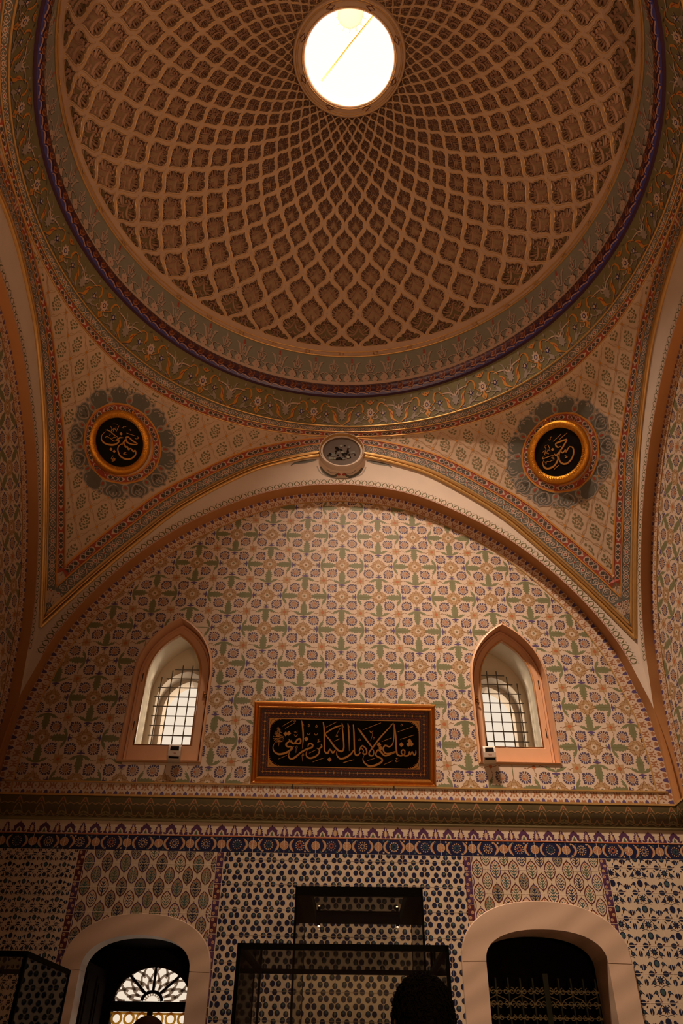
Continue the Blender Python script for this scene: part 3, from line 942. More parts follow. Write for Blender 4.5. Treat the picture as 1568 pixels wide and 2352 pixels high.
# ------------------------------------------------------------------ lower tiled wall
DOOR = dict(cx=-1.51, hi=.42, ho=.575, zj=2.235, ri=.24, ro=.39)
NICHE = dict(cx=1.655, hi=.475, ho=.66, zj=2.337, ri=.225, ro=.425)
OPEN = [roundarch(d['cx'], d['hi'], 0.0, d['zj'], d['ri']) for d in (DOOR, NICHE)]
OUTER = [roundarch(d['cx'], d['ho'], 0.0, d['zj'], d['ro']) for d in (DOOR, NICHE)]
shrO = [roundarch(d['cx'], d['ho'] - .07, 0.0, d['zj'], d['ro'] - .06) for d in (DOOR, NICHE)]
lower = MB()
wall_with_holes(lower, lambda x, z: (x, 0, z), -3.0, 3.0, 0, 3.36, OPEN, 'tile_ivory')
lower.build('lower_wall', walls[0])
ZT = 3.099                                       # top of the tile panels
ZB = 1.0                                         # tiles are drawn down to here
lw = lambda u, v, h: (u, -h * EPS, v)


def clear(pats_):
    return [q for q in pats_ if not any(inside(o, x, z) for o in shrO for x, z in q[0])]


def panel(name, pat, x0, x1, z0=ZB, z1=ZT):
    b = MB()
    b.pats(clear(clip(pat, x0, x1, z0, z1)), lw)
    return b.build(name, walls[0])


def grout(x0, x1, z0, z1, tw, th, ox=0, oz=0, m='tile_grout', w=.004, off=False):
    out = []
    j = math.floor((z0 - oz) / th)
    while oz + j * th < z1:
        z = oz + j * th
        n = 12
        for i in range(n):
            out.append(rect(x0 + (x1 - x0) * i / n, x0 + (x1 - x0) * (i + 1) / n, z - w / 2, z + w / 2, m, 4))
        i = math.floor((x0 - ox) / tw)
        while ox + i * tw < x1:
            x = ox + i * tw + (tw / 2 if off and j % 2 else 0)
            out += [rect(x - w / 2, x + w / 2, z + th * q / 4, z + th * (q + 1) / 4, m, 4) for q in range(4)]
            i += 1
        j += 1
    return out


# upper friezes
def crest_tile(rng, p):
    c = 'tile_purple'
    g = [([(-.28, .06), (-.20, .02), (-.11, .10), (-.10, .30), (0, .50), (.10, .30), (.11, .10), (.20, .02), (.28, .06), (.29, .20), (.20, .34), (.22, .50), (.15, .58), (.11, .74), (.04, .78), (0, .94), (-.04, .78), (-.11, .74), (-.15, .58), (-.22, .50), (-.20, .34), (-.29, .20)], c, 2)]
    g += [([(-.07, .05), (0, .40), (.07, .05)], 'tile_green' if rng.random() < .7 else c, 3)]
    for sg in (1, -1):
        g += [([(.5 * sg, .02), (.34 * sg, .02), (.34 * sg, .20), (.40 * sg, .28), (.36 * sg, .36), (.41 * sg, .44), (.38 * sg, .54), (.44 * sg, .62), (.425 * sg, .74), (.47 * sg, .82), (.5 * sg, .98)], c, 2)]
        g += [leaf(.5 * sg, .04, .47 * sg, .60, .12, 'tile_sand', 3)]
        g += [circ(.27 * sg, .26, .07, 'tile_ivory', 3, 8), leaf(.20 * sg, .15, .32 * sg, .34, .06, 'tile_ivory', 3)]
    return [([(a * p, v * .100) for a, v in pts], m, h) for pts, m, h in g]


rng = random.Random(3)
b = MB()
n = 28
p = 6.0 / n
for i in range(n):
    x = -3 + (i + .5) * p
    b.pats(xf(crest_tile(rng, p), 1, 0, x, 3.230), lw)
    b.pats([rect(x + p / 2 - .002, x + p / 2 + .002, 3.23, 3.333, 'tile_grout', 4)], lw)
b.box(-3.0, 3.0, -.003, 0, 3.222, 3.229, 'tile_rust')
b.build('tile_frieze', walls[0])
b = MB()
b.box(-3.0, 3.0, -.0004, 0, ZT + .002, 3.221, 'tile_cobalt')
p = .132
n = int(6.0 / p)
for i in range(n):
    x = -3 + (i + .5) * p
    z = 3.161
    g = []
    big = i % 2 == 0
    m = 'tile_sand'
    if big:
        g += rosette(12, .028, .039, .003, .0055, 'tile_sand', 3) + rosette(9, .010, .022, .002, .005, rng.choice(['tile_rust', 'tile_sand', 'tile_teal']), 3)
    else:
        g += [circ(0, 0, .036, 'tile_sand', 3, 14)] + rosette(10, .008, .030, .001, .003, 'tile_rust', 4)
        g += [rect(-.0015, .0015, -.058, .058, 'tile_grout', 5)]
    sg = -1 if i % 2 == 0 else 1
    if rng.random() < .15:
        sg = -sg
    g += stroke([(.066 + .016 * sg, -.052), (.066 - .012 * sg, -.02), (.066 - .012 * sg, .02), (.066 + .016 * sg, .052)], [.003, .017, .017, .003], 'tile_sand', 3, 4)
    g += stroke([(.066 + .010 * sg, -.036), (.066 - .008 * sg, 0), (.066 + .010 * sg, .036)], .004, 'tile_rust', 4, 4)
    for q in range(3):
        a, c = rng.choice([(-.045, .045), (.044, -.046), (-.045, -.045), (.045, .046)])
        g.append(circ(a, c, .008, rng.choice(['tile_sand', 'tile_teal', 'tile_teal']), 3, 6))
    b.pats(xf(g, 1, 0, x, z), lw)
b.build('tile_frieze', walls[0])

# three-ball panel in the middle
X0, X1 = -.918, 1.078
rng = random.Random(8)
g = []
px_, pz_ = .1815, .0925
for i in range(-7, 8):
    for j in range(-1, 26):
        for off in (0, 1):
            x = .02 + (i + .5 * off) * px_ + rng.uniform(-.003, .003)
            z = ZT - .035 - (j + .5 * off) * pz_ + rng.uniform(-.002, .002)
            if off and rng.random() < 0:
                continue
            base = rng.choice(['tile_navy', 'tile_navy', 'tile_navy', 'tile_cobalt'])
            for a, c in ((0, .0205), (-.0235, -.0185), (.0235, -.0185)):
                a += rng.uniform(-.002, .002)
                g.append(circ(x + a, z + c, .0200, base, 2, 12, .0212))
                g.append(circ(x + a + .002, z + c + .006, .0095, rng.choice(['tile_teal', 'tile_green', 'tile_cobalt', 'tile_navy']), 3, 8, .010))
g += grout(X0, X1, ZB, ZT, px_, .185, .02, ZT - .035 - .02, 'tile_grout_dark', .0025)
panel('tile_panel', g, X0, X1)


# ogee-leaf panels
def ogee(rng, s=1, fill=.5):
    col = rng.choice(['tile_maroon', 'tile_maroon', 'tile_purple'])
    out = stroke([(0, .072), (-.030, .045), (-.043, 0), (-.028, -.045), (0, -.068)], .0075, col, 3, 4)
    out += stroke([(0, .072), (.030, .045), (.043, 0), (.028, -.045), (0, -.068)], .0075, col, 3, 4)
    gm = rng.choice(['tile_green', 'tile_green', 'tile_navy', 'tile_teal'])
    if rng.random() < fill:
        out.append(([(0, .072), (-.018, .058), (-.030, .045), (-.040, .02), (-.043, 0), (-.037, -.025), (-.028, -.045), (-.015, -.058), (0, -.068), (.015, -.058), (.028, -.045), (.037, -.025), (.043, 0), (.040, .02), (.030, .045), (.018, .058)], 'leaf_fill', 2))
        if gm == 'tile_green' and rng.random() < .6:
            gm = 'tile_navy'
    out += stroke([(0, -.06), (0, 0), (0, .045)], [.007, .008, .003], gm, 3, 2)
    for k in range(4):
        y = -.035 + .022 * k
        w = .026 - .004 * abs(k - 1)
        for sg in (1, -1):
            out += [leaf(0, y - .01, w * sg, y + .012, .0075, gm, 3)]
            out += [circ((w + .004) * sg, y + .018, .0052, 'tile_rust' if k > 1 else gm, 3, 6)]
    out += [circ(0, .052, .006, 'tile_rust', 3, 6), circ(0, .080, .004, col, 3, 5), circ(0, -.076, .004, col, 3, 5)]
    return xf(out, s)


def ogee_panel(x0, x1, seed, ox, fill):
    rng = random.Random(seed)
    g = []
    for i in range(-1, 12):
        for j in range(-1, 14):
            for off in (0, 1):
                g += xf(ogee(rng, .92 if off else 1.0, fill), 1, 0, ox + (i + .5 * off) * .1505, ZT - .098 - (j + .5 * off) * .181)
    g += grout(x0, x1, ZB, ZT, .301, .181, ox + .075, ZT - .008 - .181 / 2, 'tile_grout', .003)
    return panel('tile_panel', g, x0, x1)


ogee_panel(-2.072, -.985, 11, -2.03, .85)
ogee_panel(1.135, 2.210, 12, 1.185, .22)


# purple flower borders between the panels
def vborder(xc, seed):
    rng = random.Random(seed)
    g = []
    z = ZT
    while z > ZB:
        g.append(rect(xc - .028, xc + .028, z - .118, z - .002, rng.choice(['tile_purple', 'tile_purple', 'tile_maroon']), 1))
        for k in range(3):
            c = (xc + (.010 if k % 2 else -.010), z - .02 - k * .038)
            g += [circ(c[0], c[1], .0125, 'tile_sand', 2, 8), circ(c[0], c[1], .005, 'tile_rust', 3, 6)]
            g += [circ(xc - (.014 if k % 2 else -.014), c[1] - .018, .006, 'tile_cobalt', 2, 6)]
        z -= .121
    g += [rect(xc - .0305, xc - .028, ZB, ZT, 'tile_grout', 2), rect(xc + .028, xc + .0305, ZB, ZT, 'tile_grout', 2)]
    b = MB()
    b.pats(clear(clip(g, xc - .031, xc + .031, ZB, ZT)), lw)
    b.build('tile_border', walls[0])


for i, xc in enumerate((-2.104, -.952, 1.105, 2.242)):
    vborder(xc, 20 + i)


# blue flower panels at the ends
def blue_tile(rng, w, h):
    t = rng.choice(['tile_teal', 'tile_cobalt', 'tile_teal'])
    d = 'tile_navy'
    out = rosette(9, .012, .030, .007, .002, d, 2) + [circ(0, 0, .016, d, 2, 9), circ(0, 0, .009, t, 3, 7)]
    out = xf(out, dy=h * .27)
    out += [circ(0, -h * .14, .024, d, 2, 10, .027), circ(0, -h * .14, .015, t, 3, 8, .018)]
    for sx in (1, -1):
        for (x, y, r) in ((.050, .036, .016), (.050, -.028, .014)):
            out += [circ(x * sx, y, r, d, 2, 8), circ(x * sx, y, r * .5, t, 3, 6)]
            out += [leaf(x * sx, y + .008, (x + .030) * sx, y - .016, .009, d, 2), leaf(x * sx, y, (x - .012) * sx, y + (.034 if y > 0 else -.034), .010, d, 2)]
        out += stroke([(0, .005), (.03 * sx, .02), (.06 * sx, .008)], .003, d, 2, 2)
        out += [leaf(.085 * sx, -.06, .092 * sx, -.035, .010, d, 2), leaf(.020 * sx, h * .44, .036 * sx, h * .36, .009, d, 2), leaf(.03 * sx, -.06, .022 * sx, -.085, .009, d, 2), leaf(.075 * sx, .06, .090 * sx, .078, .010, d, 2)]
        if sx > 0:
            out += [circ(w / 2, h * .20, .017, d, 2, 8, .024), circ(w / 2, -h * .28, .020, d, 2, 8, .022)]
        out += [circ(w * .25 * sx, -h / 2, .023, d, 2, 10, .020), leaf(w * .25 * sx + .02, -h / 2, w * .25 * sx + .045, -h / 2 + .012, .009, 'tile_maroon', 2)]
    return out


def blue_panel(x0, x1, seed, w, h, s):
    rng = random.Random(seed)
    g = []
    i = 0
    x = x0 + .02
    while x < x1 + w:
        z = ZT + .03
        while z > ZB - h:
            g += xf(blue_tile(rng, w / s, h / s), s, 0, x + rng.uniform(-.004, .004), z)
            z -= h
        x += w
    g += grout(x0, x1, ZB, ZT, w, h, x0 + .02 + w / 2, ZT + .03 - h / 2, 'tile_grout', .003)
    return panel('tile_panel', g, x0, x1)


blue_panel(2.274, 3.0, 31, .222, .190, 1.0)
blue_panel(-3.0, -2.136, 32, .150, .130, .70)

# ------------------------------------------------------------------ marble-framed openings
def opening(name, d, zbase):
    o_in = roundarch(d['cx'], d['hi'], 0.0, d['zj'], d['ri'])
    o_out = roundarch(d['cx'], d['ho'], 0.0, d['zj'], d['ro'])
    root = MB()
    # reveal
    y1 = d['depth']
    loft(root, [[(x, 0, z) for x, z in o_in], [(x, y1, z) for x, z in o_in]], d['reveal'])
    r = root.build(name, kind='structure')
    # arch ring
    a = MB()
    ri, ro = roundarch(d['cx'], d['hi'] - .003, 0.0, d['zj'], d['ri'] - .003)[2:], o_out[2:]
    a.grid([[(x, -.001, z) for x, z in ro], [(x, -.034, z) for x, z in ro], [(x, -.040, z) for x, z in [(d['cx'] + (x - d['cx']) * .99, z - .004) for x, z in ro]], [(x, -.040, z) for x, z in ri], [(x, .10, z) for x, z in ri]], 'marble', False)
    a.build('arch', r)
    for sg in (-1, 1):
        j = MB()
        xa, xb = sorted((d['cx'] + sg * (d['hi'] - .003), d['cx'] + sg * d['ho']))
        j.box(xa, xb, -.038, .10, 0, d['zj'] - .002, 'marble')
        j.build('jamb', r)
    return r


door = opening('door_1', dict(DOOR, depth=.14, reveal='marble'), 0)
win3 = opening('window_3', dict(NICHE, depth=.34, reveal='marble'), 0)

# left: passage with an open door leaf and a fanlight at the outer wall
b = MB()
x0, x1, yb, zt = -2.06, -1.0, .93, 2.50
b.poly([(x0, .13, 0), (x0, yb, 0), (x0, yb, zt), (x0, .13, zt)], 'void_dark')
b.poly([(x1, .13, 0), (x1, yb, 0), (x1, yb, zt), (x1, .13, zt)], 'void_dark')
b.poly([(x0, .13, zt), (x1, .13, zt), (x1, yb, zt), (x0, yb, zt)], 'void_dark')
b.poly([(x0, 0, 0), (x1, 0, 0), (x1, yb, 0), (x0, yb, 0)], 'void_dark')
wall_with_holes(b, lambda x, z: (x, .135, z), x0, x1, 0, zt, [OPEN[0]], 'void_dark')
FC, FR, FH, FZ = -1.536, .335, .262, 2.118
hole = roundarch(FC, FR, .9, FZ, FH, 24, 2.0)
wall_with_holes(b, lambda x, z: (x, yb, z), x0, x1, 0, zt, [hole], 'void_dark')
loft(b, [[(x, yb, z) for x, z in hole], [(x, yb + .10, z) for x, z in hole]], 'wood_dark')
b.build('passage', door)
b = MB()                                       # open leaf, turned back against the passage side
b.box(-1.975, -1.935, .16, .86, .02, 2.32, 'wood_dark')
for z0, z1 in ((.2, .95), (1.05, 1.75), (1.85, 2.25)):
    for ya, yb2 in ((.20, .48), (.54, .82)):
        b.box(-1.935, -1.925, ya, yb2, z0, z1, 'wood_dark')
        b.box(-1.925, -1.918, ya + .05, yb2 - .05, z0 + .05, z1 - .05, 'wood_dark')
lf = b.build('door_leaf', door)
b = MB()
b.tube([(-1.93, .80, 1.10), (-1.88, .80, 1.10), (-1.88, .70, 1.10)], .010, 'brass', 8)
b.build('door_handle', lf)
# fanlight frame
b = MB()
yf = .925
b.tube([(x, yf, z) for x, z in hole[2:]], .016, 'wood_dark', 6)
b.tube([(FC + .085 * cos(a), yf, FZ + .068 * sin(a)) for a in [PI * i / 12 for i in range(13)]], .013, 'wood_dark', 6)
for a in (48, 90, 132):
    a = math.radians(a)
    b.tube([(FC + .085 * cos(a), yf, FZ + .068 * sin(a)), (FC + FR * cos(a), yf, FZ + FH * sin(a))], .011, 'wood_dark', 6)
b.box(FC - FR, FC + FR, yf - .03, yf + .03, FZ - .075, FZ - .005, 'wood_dark')
b.box(FC - .02, FC + .02, yf - .025, yf + .025, .9, FZ - .07, 'wood_dark')
b.build('fanlight_frame', door)
b = MB()                                       # plaster tracery of scales
for row, (ra, rb, n) in enumerate(((.36, .60, 8), (.55, .80, 8), (.76, 1.0, 8))):
    for i in range(n):
        a0 = PI * i / n + (PI / n / 2 if row == 1 else 0)
        a1 = a0 + PI / n
        if a1 > PI + .01:
            continue
        pts = []
        for t in range(9):
            s_ = t / 8
            a = a0 + (a1 - a0) * s_
            r = ra + (rb - ra) * sin(PI * s_) ** .8
            pts.append((FC + r * FR * cos(a), yf + .02, FZ + r * FH * sin(a)))
        b.tube(pts, .0095, 'lattice_stone', 5)
    for i in range(n + 1):
        a = PI * i / n + (PI / n / 2 if row == 1 else 0)
        if a > PI:
            continue
        b.tube([(FC + (ra - .06) * FR * cos(a), yf + .02, FZ + (ra - .06) * FH * sin(a)), (FC + (ra + .12) * FR * cos(a), yf + .02, FZ + (ra + .12) * FH * sin(a))], .010, 'lattice_stone', 5)
for i in range(9):
    a = PI * (i + .5) / 9
    b.tube([(FC + .05 * cos(a), yf + .02, FZ + .04 * sin(a)), (FC + .08 * cos(a), yf + .02, FZ + .064 * sin(a))], .006, 'lattice_stone', 5)
b.build('fanlight_tracery', door)
b = MB()                                       # ring tracery of the lower lights
for k in range(2):
    for q in range(3):
        for r_ in range(5):
            x = FC + (-1 if k else 1) * (.07 + q * .105)
            z = FZ - .125 - r_ * .105
            b.tube([(x + .040 * cos(2 * PI * t / 12), yf + .02, z + .040 * sin(2 * PI * t / 12)) for t in range(12)], .010, 'ring_yellow', 6, True)
b.tube([(FC - FR, yf + .02, FZ - .088), (FC + FR, yf + .02, FZ - .088)], .008, 'ring_yellow', 6)
b.build('ring_tracery', door)
b = MB()
b.poly([(x, yf + .05, z) for x, z in hole], 'pane_clear')
b.build('pane', door)

# right: dark niche closed by shutters, with an iron grille
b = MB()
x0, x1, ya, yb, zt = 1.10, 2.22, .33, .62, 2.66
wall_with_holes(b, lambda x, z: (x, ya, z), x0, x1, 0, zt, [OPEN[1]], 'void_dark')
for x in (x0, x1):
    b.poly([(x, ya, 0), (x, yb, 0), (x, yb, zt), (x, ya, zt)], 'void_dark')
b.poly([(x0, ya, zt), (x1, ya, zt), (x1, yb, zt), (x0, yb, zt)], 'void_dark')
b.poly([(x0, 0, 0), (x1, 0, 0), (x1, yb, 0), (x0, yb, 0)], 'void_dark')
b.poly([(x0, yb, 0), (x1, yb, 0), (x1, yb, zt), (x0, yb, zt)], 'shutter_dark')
for i in range(4):
    for j in range(3):
        xa = x0 + .05 + i * .27
        b.box(xa, xa + .21, yb - .015, yb, .2 + j * .8, .9 + j * .8, 'shutter_dark')
b.build('shutters', win3)

gr = empty('iron_grille', (1.655, .26, 0), label='green wrought iron scroll grille inside the right marble arch', category='grille')


def part_of(root, mb, name):
    """build in world coordinates, keep under root"""
    o = mb.build(name, root)
    o.matrix_parent_inverse = (Matrix.Translation(root.location) @ Matrix.Rotation(root.rotation_euler.z, 4, 'Z')).inverted()
    return o


gx, gy = 1.692, .26
b = MB()
b.box(gx - .020, gx + .020, gy - .02, gy + .02, .0, 2.29, 'iron_green_dark')
part_of(gr, b, 'mullion')
for i in range(1, 5):
    for sg in (-1, 1):
        x = gx + sg * (.005 + i * .098)
        if abs(x - NICHE['cx']) > .47:
            continue
        b = MB()
        b.box(x - .006, x + .006, gy - .006, gy + .006, .0, 2.26, 'iron_green_dark')
        part_of(gr, b, 'bar')


def spiral(cx, cz, r, a0, turns, sgn):
    pts = []
    n = 22
    for i in range(n + 1):
        t = i / n
        a = a0 + sgn * turns * 2 * PI * t
        rr = r * (1 - .78 * t)
        pts.append((cx + rr * cos(a), gy - .008, cz + rr * sin(a)))
    return pts


rows = ((2.17, .036, 0), (2.085, .036, 1), (1.995, .028, 0), (1.93, .028, 1), (1.86, .036, 0), (1.78, .036, 1))
for z, r, off in rows:
    for i in range(0, 5):
        for sg in (-1, 1):
            x = gx + sg * (.055 + i * .098)
            if abs(x - NICHE['cx']) > .46:
                continue
            b = MB()
            up_ = 1 if off == 0 else -1
            for q in (-1, 1):
                b.tube(spiral(x + q * .024, z, r * .68, PI / 2 * up_ - q * .2, 1.25, q * up_ * -1 if (i % 2) else q * up_), .0045, 'iron_green', 5)
            b.tube([(x - .026, gy - .008, z), (x + .026, gy - .008, z)], .0042, 'iron_green', 5)
            part_of(gr, b, 'scroll')
    if off == 0:
        for i in range(0, 5):
            for sg in (-1, 1):
                x = gx + sg * (.055 + i * .098)
                if abs(x - NICHE['cx']) > .42 or r < .03:
                    continue
                b = MB()
                d = .048 * (1 if (i % 2) else -1) * sg
                b.tube([(x + d, gy - .008, z), (x + d * .9, gy - .008, z - .03), (x - d * .4, gy - .008, z - .055), (x - d, gy - .008, z - .085)], .0042, 'iron_green', 5)
                part_of(gr, b, 'stem')
for z in (2.168, 2.083, 1.993):
    for i in range(1, 5):
        for sg in (-1, 1):
            x = gx + sg * (.005 + i * .098)
            if abs(x - NICHE['cx']) > .46:
                continue
            b = MB()
            b.box(x - .013, x + .013, gy - .013, gy + .008, z - .006, z + .006, 'iron_green')
            part_of(gr, b, 'collar')

# ------------------------------------------------------------------ tympanum windows
def window(idx, sg):
    w = WIN[sg]
    cx = w['cx']
    zb = 3.93 + .02 * sg
    o = ogive(cx, w['hw'], zb, 4.78, 5.39)
    YF = .29
    root = MB()
    loft(root, [[(x, TD - .012, z) for x, z in [(cx + (x - cx) * 1.045, 4.6 + (z - 4.6) * 1.02) for x, z in o]], [(x, TD - .018, z) for x, z in o], [(x, TD, z) for x, z in o], [(x, YF, z) for x, z in o]], 'peach_paint')
    loft(root, [[(x, TD - .002, z) for x, z in [(cx + (x - cx) * 1.06, 4.6 + (z - 4.6) * 1.028) for x, z in o]], [(x, TD - .012, z) for x, z in [(cx + (x - cx) * 1.045, 4.6 + (z - 4.6) * 1.02) for x, z in o]]], 'peach_edge')
    r = root.build('window_%d' % idx, kind='structure')
    cg = -1.648 if sg < 0 else 1.703
    g0 = ogive(cg, .268, 4.122 + .02 * sg, 4.80, 5.275)
    m0 = [(cx + (x - cx) * .80, 4.66 + (z - 4.66) * .90) for x, z in o]
    f = MB()
    loft(f, [[(x, YF, z) for x, z in o], [(x, YF - .022, z) for x, z in [(cx + (x - cx) * .985, 4.6 + (z - 4.6) * .99) for x, z in o]], [(x, YF - .022, z) for x, z in [(cx + (x - cx) * .93, 4.64 + (z - 4.64) * .955) for x, z in o]], [(x, YF - .004, z) for x, z in [(cx + (x - cx) * .90, 4.64 + (z - 4.64) * .938) for x, z in o]]], 'peach_paint')
    f.build('window_frame', r)
    s = MB()
    q1 = [(cx + (x - cx) * .912, 4.64 + (z - 4.64) * .944) for x, z in o]
    loft(s, [[(x, YF, z) for x, z in q1], [(x, YF - .030, z) for x, z in q1], [(x, YF - .030, z) for x, z in [(cg + (x - cg) * 1.07, 4.65 + (z - 4.65) * 1.03) for x, z in g0]], [(x, YF - .012, z) for x, z in g0], [(x, YF + .03, z) for x, z in g0]], 'peach_paint')
    s.build('sash', r)
    e = MB()
    e.tube([(x, YF - .020, z) for x, z in g0], .009, 'peach_edge', 5, True)
    e.build('bead', r)
    p = MB()
    p.poly([(x, YF + .004, z) for x, z in g0], 'pane_clear')
    p.build('pane', r)
    for z in (4.28, 4.78):
        h = MB()
        h.box(cx + sg * .318 - .004, cx + sg * .318 + .004, YF - .034, YF - .028, z - .045, z + .045, 'device_dark')
        h.build('hinge', r)
    h = MB()
    lx = cx - sg * .315
    h.box(lx - .010, lx + .010, YF - .045, YF - .028, 4.58, 4.64, 'brass')
    h.tube([(lx, YF - .05, 4.615), (lx - .03 * sg, YF - .055, 4.60), (lx + .015, YF - .055, 4.565)], .007, 'brass', 6)
    h.build('latch', r)
    # deep white recess, stepped towards the outside
    t = MB()
    c2 = cg * .985
    A = ogive(cg, .30, 4.09, 4.80, 5.31)
    B = ogive(c2, .36, 4.12, 4.85, 5.42)
    C = ogive(c2, .30, 4.12, 4.78, 5.13)
    D = ogive(c2 * .985, .275, 4.12, 4.76, 5.10)
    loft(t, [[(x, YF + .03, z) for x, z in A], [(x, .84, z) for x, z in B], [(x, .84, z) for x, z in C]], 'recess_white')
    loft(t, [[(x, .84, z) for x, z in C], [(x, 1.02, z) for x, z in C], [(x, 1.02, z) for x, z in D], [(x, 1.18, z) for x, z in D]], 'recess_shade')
    t.build('recess', r)
    g = MB()
    yg = .80
    for i in range(-2, 4):
        x = c2 + (i - .5) * .105
        zt = 5.20 - .9 * abs(x - c2) ** 1.3
        g.tube([(x, yg, 4.13), (x, yg, zt)], .0065, 'iron_grey', 6)
    for j in range(10):
        z = 4.19 + j * .105
        hw = .31 if z < 4.9 else .31 * max(.2, 1 - (z - 4.9) / .42)
        g.tube([(c2 - hw, yg + .008, z), (c2 + hw, yg + .008, z)], .0065, 'iron_grey', 6)
    g.build('window_bars', r)
    return r


# the same cornice and tiling run on along the side walls
for k, a in ((1, -PI / 2), (3, PI / 2)):
    for ch in list(walls[0].children):
        if ch.name.split('.')[0] in ('cornice', 'tile_frieze', 'tile_panel', 'tile_border'):
            c = ch.copy()
            COL.objects.link(c)
            c.parent = walls[k]
            c.matrix_local = Matrix.Translation((0, CY, 0)) @ Matrix.Rotation(a, 4, 'Z') @ Matrix.Translation((0, -CY, 0))

window(1, -1)
window(2, 1)

# ------------------------------------------------------------------ dome
DC, DR = 8.11, 3.09
NCOL = 40
PSI = [0.421, 0.501, 0.596, 0.701, 0.796, 0.902, 1.006, 1.115, 1.225, 1.334, 1.456, 1.567, 1.675, 1.786, 1.906, 2.039, 2.136, 2.228]
DPHI = 2 * PI / NCOL
PHI0 = math.radians(-0.4)


def dome_pt(phi, psi, h=0.0):
    R = DR + h                                   # h > 0: outward, away from the room
    return (R / math.cosh(psi) * sin(phi), CY + R / math.cosh(psi) * cos(phi), DC + R * math.tanh(psi))


HALF = [(0, .79), (.08, .66), (.18, .55), (.30, .51), (.355, .44), (.335, .365), (.44, .385), (.58, .32), (.695, .19), (.715, .08), (.65, .01), (.70, -.07), (.62, -.19), (.52, -.28), (.43, -.335), (.335, -.44), (.23, -.51), (.13, -.60), (.05, -.70), (0, -.79)]
STAR = HALF + [(-x, y) for x, y in HALF[-2:0:-1]]
UPH = [(0, .84), (.09, .70), (.20, .58), (.33, .545), (.385, .47), (.36, .40), (.50, .42), (.64, .34), (.74, .22), (.72, .13), (.64, .10)]
UPPER = UPH + [(.30, .10), (-.30, .10)] + [(-x, y) for x, y in UPH[-1:0:-1]]
LOWER = [(x, -y) for x, y in UPPER]


def ray_to(region, c, p):
    """boundary point of a convex region in direction c->p"""
    best = None
    dx, dy = p[0] - c[0], p[1] - c[1]
    for i in range(len(region)):
        a, e = region[i], region[(i + 1) % len(region)]
        ex_, ey = e[0] - a[0], e[1] - a[1]
        den = dx * ey - dy * ex_
        if abs(den) < 1e-9:
            continue
        t = ((a[0] - c[0]) * ey - (a[1] - c[1]) * ex_) / den
        s_ = ((a[0] - c[0]) * dy - (a[1] - c[1]) * dx) / den
        if t > 0 and -1e-6 <= s_ <= 1 + 1e-6 and (best is None or t < best):
            best = t
    return (c[0] + dx * best, c[1] + dy * best)


FULLR = [(1, 0), (0, 1), (-1, 0), (0, -1)]
UPR = [(1, 0), (0, 1), (-1, 0)]
LOR = [(-1, 0), (0, -1), (1, 0)]
SHAPES = {'full': (STAR, [ray_to(FULLR, (0, 0), p) for p in STAR]),
          'up': (UPPER, [ray_to(UPR, (0, .28), p) for p in UPPER]),
          'low': (LOWER, [ray_to(LOR, (0, -.28), p) for p in LOWER])}

RELIEF_FULL = [([(0, .46), (.07, .20), (.24, -.04), (.47, -.22)], [.05, .11, .12, .05]),
               ([(.03, .40), (.16, .46), (.25, .38), (.19, .28), (.12, .33)], [.05, .07, .07, .06, .04]),
               ([(.64, .20), (.46, .10), (.27, .02)], [.10, .09, .04]),
               ([(.52, .32), (.34, .16), (.20, .10)], [.05, .06, .03]),
               ([(.62, -.10), (.46, -.10), (.36, -.06)], [.09, .08, .03]),
               ([(0, -.16), (.10, -.33), (.24, -.36), (.27, -.26)], [.05, .09, .08, .04]),
               ([(.06, -.72), (.05, -.52), (0, -.34)], [.04, .06, .04]),
               ([(0, .72), (.10, .60), (.14, .50)], [.05, .09, .05])]
RELIEF_HALF = [([(0, .62), (.10, .46), (.10, .30), (.28, .16), (.46, .18)], [.05, .08, .09, .09, .05]),
               ([(.02, .55), (.16, .56), (.22, .46), (.15, .40)], [.04, .07, .07, .04]),
               ([(.46, .16), (.56, .24), (.66, .30)], [.10, .09, .04]),
               ([(.02, .78), (.08, .68), (.10, .60)], [.03, .06, .04])]


def relief(lines, flip=False):
    out = []
    for p, w in lines:
        q = spline(p, 2)
        ww = [a[0] for a in spline([(a,) for a in w], 2)]
        L, R = sides(q, ww)
        out.append((L, q, R))
    full = []
    for L, q, R in out:
        full.append((L, q, R))
        full.append(([(-x, y) for x, y in L], [(-x, y) for x, y in q], [(-x, y) for x, y in R]))
    if flip:
        full = [tuple([(x, -y) for x, y in s_] for s_ in t) for t in full]
    return full


